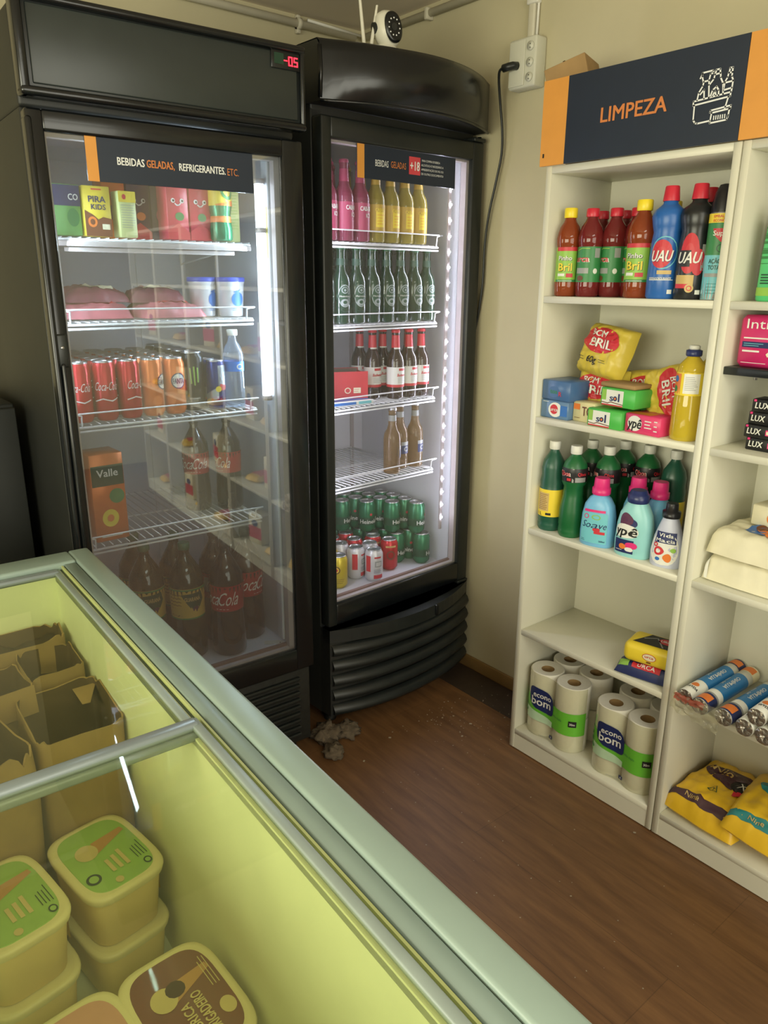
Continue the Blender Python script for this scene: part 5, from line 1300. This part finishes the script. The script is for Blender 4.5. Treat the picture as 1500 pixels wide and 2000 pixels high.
def c_hk(mb, M): band(mb, SC_, .028, .058, 'ink_dgreen', .0004, k=1); 
def c_hk2(mb, M):
    c_hk(mb, M); text(mb, M, 'Heineken', 0, .043, .0165, 'ink_white', .0009, width=.088, bold=True); disc(mb, M, 0, .070, .006, .006, 'ink_red', .0008, seg=5)
P_gc = can_(SC_, 'can_green', c_hk2)
def c_y(mb, M): disc(mb, M, -.012, .072, .014, .014, 'ink_brown', .0006); disc(mb, M, -.012, .072, .010, .010, 'ink_yellow', .0009); disc(mb, M, -.012, .072, .006, .006, 'ink_red', .001); lines(mb, M, -.02, .02, .02, .04, 3, 'ink_brown', .0006)
def c_w(mb, M): lines(mb, M, -.016, .014, .090, .098, 1, 'ink_red', .0009, .006); rect(mb, M, -.014, .014, .058, .080, 'ink_grey', .0006); rect(mb, M, -.010, .010, .062, .076, 'can_white', .0009); rect(mb, M, -.018, .018, .014, .028, 'ink_red', .0007); lines(mb, M, -.018, .018, .034, .05, 3, 'ink_navy', .0007); rect(mb, M, -.050, -.030, .04, .10, 'ink_red', .0006)
def c_r(mb, M): disc(mb, M, 0, .062, .016, .018, 'ink_brown', .0008, ring=.7); rect(mb, M, -.02, .02, .092, .099, 'ink_gold', .0007)
P_yc, P_wc, P_rc = can_(SC_, 'can_yellow', c_y), can_(SC_, 'can_white', c_w), can_(SC_, 'can_red', c_r)
z = .4505
# green cans: two layers on the right, back to front
gx = [.352, .420, .488, .556]
gcount = 0
def gput(x, y, zz, rz, l): F2.put(P_gc.get(l, 'green beer cans stacked on the cooler floor'), x, y, zz, rz)
for r, y in enumerate((.135, .203, .271, .339, .407, .475)):
    row = [.556] if r == 0 else ([.488, .556] if r == 1 else ([.420, .488, .556] if r < 4 else [.285, .352, .420, .488, .556]))
    for x in row:
        gput(x, y, z, R(random.uniform(-70, 70)), 'green beer can at the foot of the stack, nearest the door' if r == 0 else 'green beer can in the lower layer of the stack')
for r, y in enumerate((.155, .223, .291, .359, .427, .480)):
    row = {0: [.545], 1: [.480, .548], 2: [.412, .480, .548], 3: [.344, .412, .480, .548], 4: [.276, .344, .412, .480], 5: []}[r]
    for x in row: gput(x, y, z+.1213, R(random.uniform(-60, 60)), 'green beer can in the upper layer, nearest the door' if r == 0 else 'green beer can in the upper layer of the stack')
for k, (x, y, l) in enumerate(((.160, .152, 'yellow can in front, at the left of the cooler floor'), (.175, .222, 'yellow can directly behind the front yellow can'), (.105, .205, 'yellow can behind, partly hidden by the door frame'))): F2.put(P_yc.get(l), x, y, z, R(-30+k*40))
for k, (x, y, l) in enumerate(((.298, .118, 'white and red can standing nearest the door glass'), (.262, .178, 'white and red can just behind the front white one'), (.332, .182, 'white and red can to the right, second row'), (.245, .247, 'white and red can at the left of the third row'))): F2.put(P_wc.get(l), x, y, z, R(-10+k*35))
for k, (x, y, l) in enumerate(((.415, .165, 'red can in front between the white and green cans'), (.395, .236, 'red can just behind the front red can') , (.318, .254, 'red can behind the white cans'), (.190, .292, 'red can in the back row behind the yellow cans'), (.262, .318, 'red can in the back row behind the white cans'), (.338, .330, 'red can in the back row beside the green stack'))): F2.put(P_rc.get(l), x, y, z, R(-30+k*50))

# ---------------------------------------------------------------- flat-door cooler
z = S1[0]+.0004
def tetra(w, d, h, m, fn, name, label, cat='drink carton', group=None):
    o = carton_pack(name, label, cat, w, d, h, m, fn, group, bev=.002); return o
mat('pk_yellow', (220, 196, 62), .4); mat('pk_brown', (116, 66, 44), .4); mat('pk_green', (96, 158, 84), .4); mat('pk_purple', (70, 34, 70), .4); mat('pk_pink', (196, 50, 78), .32); mat('pk_pale', (198, 204, 140), .4)
def pk(mb, M):
    poly(mb, M, [(-.031, 0), (.031, 0), (.031, .040), (.012, .044), (.0, .038), (-.012, .048), (-.031, .058)], 'pk_brown', .0006); text(mb, M, 'PIRA', 0, .083, .014, 'ink_navy', .0012, width=.040); text(mb, M, 'KIDS', .002, .066, .012, 'ink_navy', .0012, width=.034)
    disc(mb, M, -.014, .032, .011, .012, 'ink_orange', .0009, ring=.55); rect(mb, M, .008, .026, .016, .028, 'ink_cream', .0010); rect(mb, M, -.012, .012, .103, .106, 'ink_red', .0008)
F1.put(tetra(.062, .045, .112, 'pk_green', lambda mb, M: (rect(mb, M, -.03, .031, .065, .11, 'ink_navy'), text(mb, M, 'CO', .015, .085, .014, 'ink_white', width=.022), disc(mb, M, .012, .04, .014, .02, 'ink_green', .001)), 'drink_carton', 'green and blue drink carton cut by the door frame, top shelf left'), .092, .108, z, R(3))
F1.put(tetra(.064, .045, .112, 'pk_yellow', pk, 'drink_carton', 'yellow and brown chocolate drink carton on the top shelf'), .160, .104, z, R(2))
F1.put(tetra(.044, .040, .105, 'pk_pale', lambda mb, M: (rect(mb, M, -.022, .022, .080, .105, 'pk_yellow'), lines(mb, M, -.018, .018, .02, .076, 10, 'ink_grey'), disc(mb, M, -.008, .092, .005, .006, 'ink_red', .001)), 'drink_carton', 'small pale carton with yellow top and fine print, top shelf'), .232, .104, z, R(8))
def vl(c2, face):
    def fn(mb, M):
        rect(mb, M, -.022, .022, .148, .172, 'ink_black', .0008); text(mb, M, 'Valle', 0, .158, .010, 'ink_white', .0012, width=.030)
        if face: 
            for s in (-1, 1): disc(mb, M, s*.012, .092, .0055, .0055, 'ink_white', .0009); disc(mb, M, s*.012+.001, .092, .003, .003, 'ink_black', .0012, 10)
            stroke(mb, M, [(-.007, .085), (-.002, .081), (.004, .082), (.008, .086)], .003, 'ink_white', .0012); disc(mb, M, .004, .055, .012, .010, c2, .0008); poly(mb, M, [(-.03, .02), (.0, .04), (.03, .018), (.03, .0), (-.03, 0)], 'ink_red', .0007)
        else: disc(mb, M, .0, .06, .016, .02, c2, .0008)
    return fn
SHT = .205   # tall juice cartons
for i, (x, y, m, c2, f, l) in enumerate([(.285, .175, 'pk_purple', 'ink_orange', True, 'dark purple juice carton behind the small pale carton'), (.222, .170, 'can_orange', 'ink_purple', False, 'orange juice carton behind the yellow chocolate carton'), (.350, .190, 'pk_purple', 'ink_pink', False, 'dark purple juice carton in the second row beside the pink cartons'), (.362, .112, 'pk_pink', 'ink_green', True, 'pink juice carton, the left of the front pair'), (.424, .116, 'pk_pink', 'ink_green', True, 'pink juice carton, the right of the front pair'), (.424, .190, 'pk_pink', 'ink_green', False, 'pink juice carton standing behind the front pair')]):
    F1.put(tetra(.058, .058, SHT, m, vl(c2, f), 'juice_carton', l), x, y, z, R(4))
SV = [(0, .024), (.004, .029), (.03, .0295), (.05, .026), (.065, .026), (.085, .030), (.155, .030), (.175, .022), (.188, .0135), (.200, .0135)]
def gu(mb, M): band(mb, SV, .085, .150, 'pk_yellow', .0005, k=1); disc(mb, M, .002, .120, .018, .022, 'ink_green', .0012, ring=.6, rot=.5); poly(mb, M, [(-.03, .088), (.03, .10), (.03, .085), (-.03, .085)], 'ink_orange', .0009); band(mb, SV, .045, .060, 'ink_orange', .0005, k=1)
F1.put(bottle('soda_bottle', 'green and yellow soft drink bottle at the right of the top shelf', 'drink bottle', SV, 'can_green', [(.198, .0145), (.214, .0145)], 'ink_green', gu), .478, .112, z, R(10))
F1.put(tetra(.044, .05, .170, 'pk_pale', lambda mb, M: lines(mb, M, -.016, .018, .03, .15, 16, 'ink_lgreen'), 'drink_carton', 'pale green carton at the right end of the top shelf', 'drink carton'), .523, .140, z, R(-6))
# second shelf: meat packs and tubs
z = S1[1]+.0004
mat('meat_pink', (172, 96, 104), .4, var=.25, scale=30); mat('meat_dark', (120, 62, 74), .4, var=.25, scale=30)
for i, (x, y, zz, w, m, l) in enumerate([(.145, .20, .0, .19, 'meat_pink', 'vacuum pack of pink sausages on the left of the second shelf'), (.150, .24, .038, .17, 'meat_dark', 'darker sausage pack lying on top of the left one'), (.330, .18, .0, .18, 'meat_pink', 'pink sausage pack in the middle of the second shelf'), (.325, .235, .036, .15, 'meat_dark', 'sausage pack with raised corner on the middle one')]):
    o = thing('sausage_pack', l, 'meat pack'); mb, M = pillow(w, .17, .040, m, .008, 50+i, p=4, bottom=.05); mb.build('wrapper', o)
    mb = MB(); pgrid(mb, M, [(-.03, -.05), (.05, -.055), (.05, -.02), (-.03, -.02)], 'ink_cream' if i % 2 else 'ink_red', .002); mb.build('print', o)
    F1.put(o, x, y, z+zz, R((-6, 10, 5, -12)[i]))
STB = [(0, .030), (.004, .032), (.085, .037), (.088, .0385), (.092, .0385)]
def tubl(mb, M): disc(mb, M, .002, .045, .018, .019, 'ink_blue', .0008); poly(mb, M, [(-.012, .065), (.010, .072), (.0, .06)], 'ink_blue', .001); lines(mb, M, -.014, .014, .014, .022, 2, 'ink_blue')
P_tb = Proto(lambda: bottle('yogurt_tub', 'x', 'tub', STB, 'can_white', [(.091, .0395), (.092, .0405), (.101, .0405), (.103, .038)], 'lid_blue', tubl))
mat('lid_blue', (52, 74, 178), .35)
F1.put(P_tb.get('white tub with blue lid and blue picture, right of the pair on the second shelf'), .515, .155, z, R(6))
F1.put(P_tb.get('white tub with blue lid, left of the pair, half hidden by the sausage packs'), .448, .190, z, R(30))
# third shelf: cans and water
z = S1[2]+.0004
def c_coke(mb, M): text(mb, M, 'Coca-Cola', 0, .088, .022, 'ink_white', .0009, width=.060, slant=.25, bold=False, rot=0); stroke(mb, M, [(-.03, .05), (-.01, .056), (.012, .050), (.03, .056)], .003, 'ink_white', .0009)
def c_fan(mb, M): disc(mb, M, .004, .088, .020, .021, 'ink_navy', .0006); disc(mb, M, .004, .088, .017, .018, 'ink_white', .0008); text(mb, M, 'FANTA', .004, .088, .014, 'ink_navy', .0012, width=.030); disc(mb, M, -.018, .04, .012, .014, 'ink_orange', .0007)
def c_mon(mb, M): rect(mb, M, -.016, .014, .006, .036, 'ink_grey', .0007); lines(mb, M, -.014, .012, .01, .034, 5, 'ink_white', .0009); stroke(mb, M, [(-.010, .115), (-.008, .075)], .004, 'ink_lgreen', .0009); stroke(mb, M, [(0, .118), (.001, .070)], .004, 'ink_lgreen', .0009); stroke(mb, M, [(.010, .115), (.010, .078)], .004, 'ink_lgreen', .0009); rect(mb, M, -.05, -.026, .02, .06, 'ink_red', .0006)
def c_rb(mb, M):
    for k in range(2): poly(mb, M, [((-.040, .04), (0, .062), (0, .03), (-.040, .008))[j] if k == 0 else ((.0, .12), (.034, .12), (.034, .07), (0, .048))[j] for j in range(4)], 'can_silver', .0007)
    poly(mb, M, [(.0, .060), (.006, .070), (.030, .064), (.024, .052), (.006, .052)], 'ink_red', .0010); disc(mb, M, .0, .056, .008, .008, 'ink_yellow', .0011); text(mb, M, 'Red Bull', .0, .026, .010, 'ink_red', .0011, width=.04)
P_ck, P_fa = can_(SL_, 'can_red', c_coke), can_(SL_, 'can_orange', c_fan)
SM_ = [(0, .0225), (.003, .0245), (.012, .0325), (.142, .0325), (.150, .0285), (.155, .0265)]
P_mo = can_(SM_, 'can_black', c_mon); P_rb = can_([(0, .0215), (.003, .0230), (.011, .0260), (.118, .0260), (.126, .0235), (.131, .0225)], 'can_blue', c_rb)
for r in range(6):
    for i, x in enumerate((.078, .140, .202)):
        l = ('red cola can, %s from the left in the front row of the can shelf' % ORD[i]) if r == 0 else 'red cola can in a back row behind the front cans'
        F1.put(P_ck.get(l, 'slim red cola cans in the flat-door cooler'), x, .122+.0605*r, z, R(random.uniform(-25, 35) if r else (-22, -10, 30)[i]))
    for i, x in enumerate((.262, .322)):
        l = ('orange soda can, %s of the two in the front row of the can shelf' % ('left', 'right')[i]) if r == 0 else 'orange soda can in a back row behind the front orange cans'
        F1.put(P_fa.get(l, 'slim orange soda cans in the flat-door cooler'), x, .122+.0605*r, z, R(random.uniform(-35, 25) if r else (40, -4)[i]))
for r in range(5):
    F1.put(P_mo.get('black energy drink can, front one of its row' if r == 0 else 'black energy drink can in the row behind the front one', 'black energy drink cans'), .385, .150+.067*r, z, R(-12+r*9))
for r in range(2):
    F1.put(P_rb.get('blue and silver energy drink can in front, between the black can and the water bottle' if r == 0 else 'blue and silver energy drink can behind the front one'), .444, .128+.06*r, z, R(-8))
SW = [(0, .024), (.004, .029)]+[(.012+.010*k, .0295 if k % 2 else .0305) for k in range(8)]+[(.098, .0290), (.100, .0285), (.128, .0285), (.131, .030), (.150, .0285), (.168, .021), (.182, .0125), (.188, .0115), (.200, .0115)]
def wl(mb, M): band(mb, SW, .100, .127, 'water_blue', .0006, k=1); disc(mb, M, .004, .113, .010, .008, 'ink_white', .001, ring=.6)
mat('water_blue', (44, 120, 206), .3)
F1.put(bottle('water_bottle', 'clear water bottle with bright blue label on the can shelf', 'water bottle', SW, 'water_pet', [(.197, .0145), (.198, .0150), (.212, .0150), (.213, .013)], 'cap_white', wl), .502, .132, z, R(4))
# fourth shelf
z = S1[3]+.0004
def oj(mb, M): rect(mb, M, -.042, .042, .150, .205, 'ink_dgreen', .0006); text(mb, M, 'Valle', 0, .185, .020, 'ink_white', .001, width=.055); disc(mb, M, -.002, .062, .022, .024, 'ink_yellow', .0008); disc(mb, M, -.002, .062, .009, .010, 'ink_orange', .0011); disc(mb, M, .02, .12, .02, .02, 'ink_green', .0007); lines(mb, M, -.03, .03, .010, .018, 1, 'ink_white', .001, .006)
o = tetra(.088, .088, .235, 'can_orange', oj, 'juice_carton', 'large orange juice carton with an orange slice on the fourth shelf'); F1.put(o, .120, .112, z, R(4))
SK = [(0, .040), (.006, .046), (.05, .047), (.11, .044), (.14, .043), (.20, .0465), (.235, .043), (.262, .029), (.285, .0155), (.292, .0130), (.305, .0130)]
KC = [(.303, .0150), (.304, .0158), (.320, .0158), (.322, .014)]
mat('cola_dark', (30, 18, 14), .10, coat=.6, var=.2); mat('guarana_body', (48, 46, 24), .10, coat=.6, var=.2)
mat('cap_green', (60, 110, 80), .35)
def ckl(mb, M): band(mb, SK, .132, .205, 'can_red', .0006, k=2); text(mb, M, 'Coca', -.052, .170, .040, 'ink_white', .001, width=.062, slant=.3, bold=False); text(mb, M, 'Cola', .004, .170, .040, 'ink_white', .001, width=.055, slant=.3, bold=False); lines(mb, M, -.03, .02, .136, .142, 1, 'ink_white', .001); rect(mb, M, -.085, -.070, .15, .195, 'ink_grey', .0009)
def gul(mb, M):
    band(mb, SK, .118, .205, 'guarana_gold', .0006, k=2); rect(mb, M, -.06, .06, .118, .122, 'ink_green', .0009); rect(mb, M, -.06, .06, .200, .204, 'ink_green', .0009)
    poly(mb, M, [(-.016, .190), (.040, .194), (.046, .170), (.026, .138), (.008, .150), (-.004, .168)], 'ink_dgreen', .001); text(mb, M, 'GUARANÁ', .014, .176, .012, 'ink_gold', .0014, width=.042); disc(mb, M, .022, .146, .009, .008, 'ink_purple', .0013)
    for k in range(7): stroke(mb, M, [(-.052+j*.006, .127+k*.010+(.003 if j % 2 else 0)) for j in range(7)], .0016, 'ink_brown', .001)
mat('guarana_gold', (196, 164, 72), .4, var=.05)
P_kc = Proto(lambda: bottle('soda_bottle', 'x', 'soda bottle', SK, 'cola_dark', KC, 'cap_black', ckl)); P_gu = Proto(lambda: bottle('soda_bottle', 'x', 'soda bottle', SK, 'guarana_body', KC, 'cap_green', gul))
def small(P, l, s=.86, g=None): o = P.get(l, g); o.scale = (s, s, s); return o
F1.put(small(P_kc, 'cola bottle on the fourth shelf, left of the two'), .425, .262, z, R(-14))
F1.put(small(P_kc, 'cola bottle on the fourth shelf, right of the two'), .512, .225, z, R(-60))
z = .3855
big = lambda P, l, g=None: small(P, l, 1.13, g)
F1.put(big(P_gu, 'green-capped guarana bottle, left of the two in the front on the cooler floor'), .243, .262, z, R(-20))
F1.put(big(P_gu, 'green-capped guarana bottle, right of the two in the front on the cooler floor'), .345, .205, z, R(-22))
F1.put(big(P_gu, 'green-capped guarana bottle behind the front left one', 'guarana bottles at the back of the cooler floor'), .250, .375, z, R(6))
F1.put(big(P_gu, 'green-capped guarana bottle behind the front right one', 'guarana bottles at the back of the cooler floor'), .357, .318, z, R(-4))
F1.put(big(P_kc, 'cola bottle with red label on the cooler floor, left of the two'), .452, .155, z, R(-30))
F1.put(big(P_kc, 'cola bottle with red label on the cooler floor, beside the inner wall'), .552, .222, z, R(34))
for x, y in ((.468, .272), (.556, .342)): F1.put(big(P_kc, 'cola bottle standing behind the front cola bottles on the cooler floor', 'cola bottles at the back of the cooler floor'), x, y, z, R(40))
mat('label_scrap', (216, 214, 200), .6)
mb = MB(); mb.box(-.03, .03, -.012, .012, 0, .0008, 'label_scrap'); rect(mb, on_top(.0009), .018, .022, -.008, -.002, 'ink_black'); F1.put(tag(mb.build('paper_scrap'), 'scrap of white paper on the floor of the flat-door cooler', 'paper'), .585, .115, z, R(-30))

# ================================================================== DUST AND LITTER ON THE FLOOR
def lump(r, seed, name='dust_clump'):
    mb = MB()
    def f(a, b):
        th = a*2*math.pi; ph = (b-.5)*math.pi; d = Vector((math.cos(th)*math.cos(ph), math.sin(th)*math.cos(ph), math.sin(ph)))
        k = r*(1+.45*noise.noise(d*2.2+Vector((seed, 0, 0)))+.35*noise.noise(d*6+Vector((seed, 3, 0)))); p = d*k
        return (p.x, p.y, max(0, p.z*.62+r*.45))
    mb.grid(f, 26, 16, 'dust'); return mb.build(name)
for i, (x, y, r, l) in enumerate(((1.262, 1.835, .048, 'grey dust clump against the foot of the bow-front cooler, left one'), (1.335, 1.815, .040, 'grey dust clump at the corner of the bow-front cooler, right one'), (1.225, 1.745, .034, 'flat grey dust clump lying nearest the freezer, in front of the other two'))):
    o = tag(lump(r, i*5+1), l, 'dust'); o.location = (x, y, .0005)
mb = MB(); rr = random.Random(5); mat('crumb', (156, 144, 124), .8)
for k in range(190):
    if k < 130: x = rr.gauss(1.72, .12); y = rr.gauss(1.64, .14)
    else: x = rr.uniform(1.15, 1.72); y = rr.uniform(.6, 1.75)
    if x > 1.97 or (y < 1.43 and x > 1.70) or (y > 1.76-.0*x and x < 1.97 and y > 1.78): continue
    s = rr.uniform(.0006, .0019)*(1.5 if rr.random() < .1 else .8); a = rr.uniform(0, 3)
    mb.box(-s*rr.uniform(1, 2.5), s, -s, s, .0014, .0014+s*.6, 'crumb', T=Matrix.Translation((x, y, 0)) @ Matrix.Rotation(a, 4, 'Z'))
tag(mb.build('crumbs'), 'pale crumbs and dust specks scattered on the brown floor near the bow-front cooler', 'crumbs', None, 'stuff')

# ================================================================== GOODS ON THE FURTHER UNITS (seen mirrored in the cooler door)
mat('pasta_red', (170, 60, 50), .5); mat('rice_bag', (206, 200, 180), .5)
def pb():
    o = thing('food_packet', 'x', 'food packet'); mb, M = pillow(.13, .19, .045, 'bag_yellow', .006, 71, nu=14, nv=14); mb.build('wrapper', o)
    mb = MB(); pgrid(mb, M, [(-.05, -.06), (.05, -.06), (.05, .03), (-.05, .03)], 'ink_red', .002, 6); mb.build('print', o); return o
P_pb = Proto(pb)
def pc_():
    return carton_pack('food_carton', 'x', 'food carton', .12, .09, .17, 'ink_cream', lambda mb, M: (rect(mb, M, -.06, .06, .03, .10, 'ink_red'), disc(mb, M, 0, .12, .03, .02, 'ink_navy', .001)))
P_pc = Proto(pc_)
nm = {2: 'third', 3: 'fourth', 4: 'fifth', 5: 'sixth'}
for u in (2, 3, 4, 5):
    for k, bz in enumerate(BZ[:4]):
        for j in range(2):
            P = (P_pb, P_pc)[(u+k+j) % 2]; x = XU[u]+.14+.22*j
            nme = 'packet' if P is P_pb else 'carton'
            l = '%s food %s on %s unit from the corner, %s, %s' % ('yellow' if P is P_pb else 'cream', nme, nm[u], ('bottom shelf', 'second shelf up', 'third shelf up', 'fourth shelf up')[k], ('left', 'right')[j])
            SH.put(P.get(l), x, .14 if P is P_pb else .07, bz+.0008, R(random.uniform(-12, 12)))
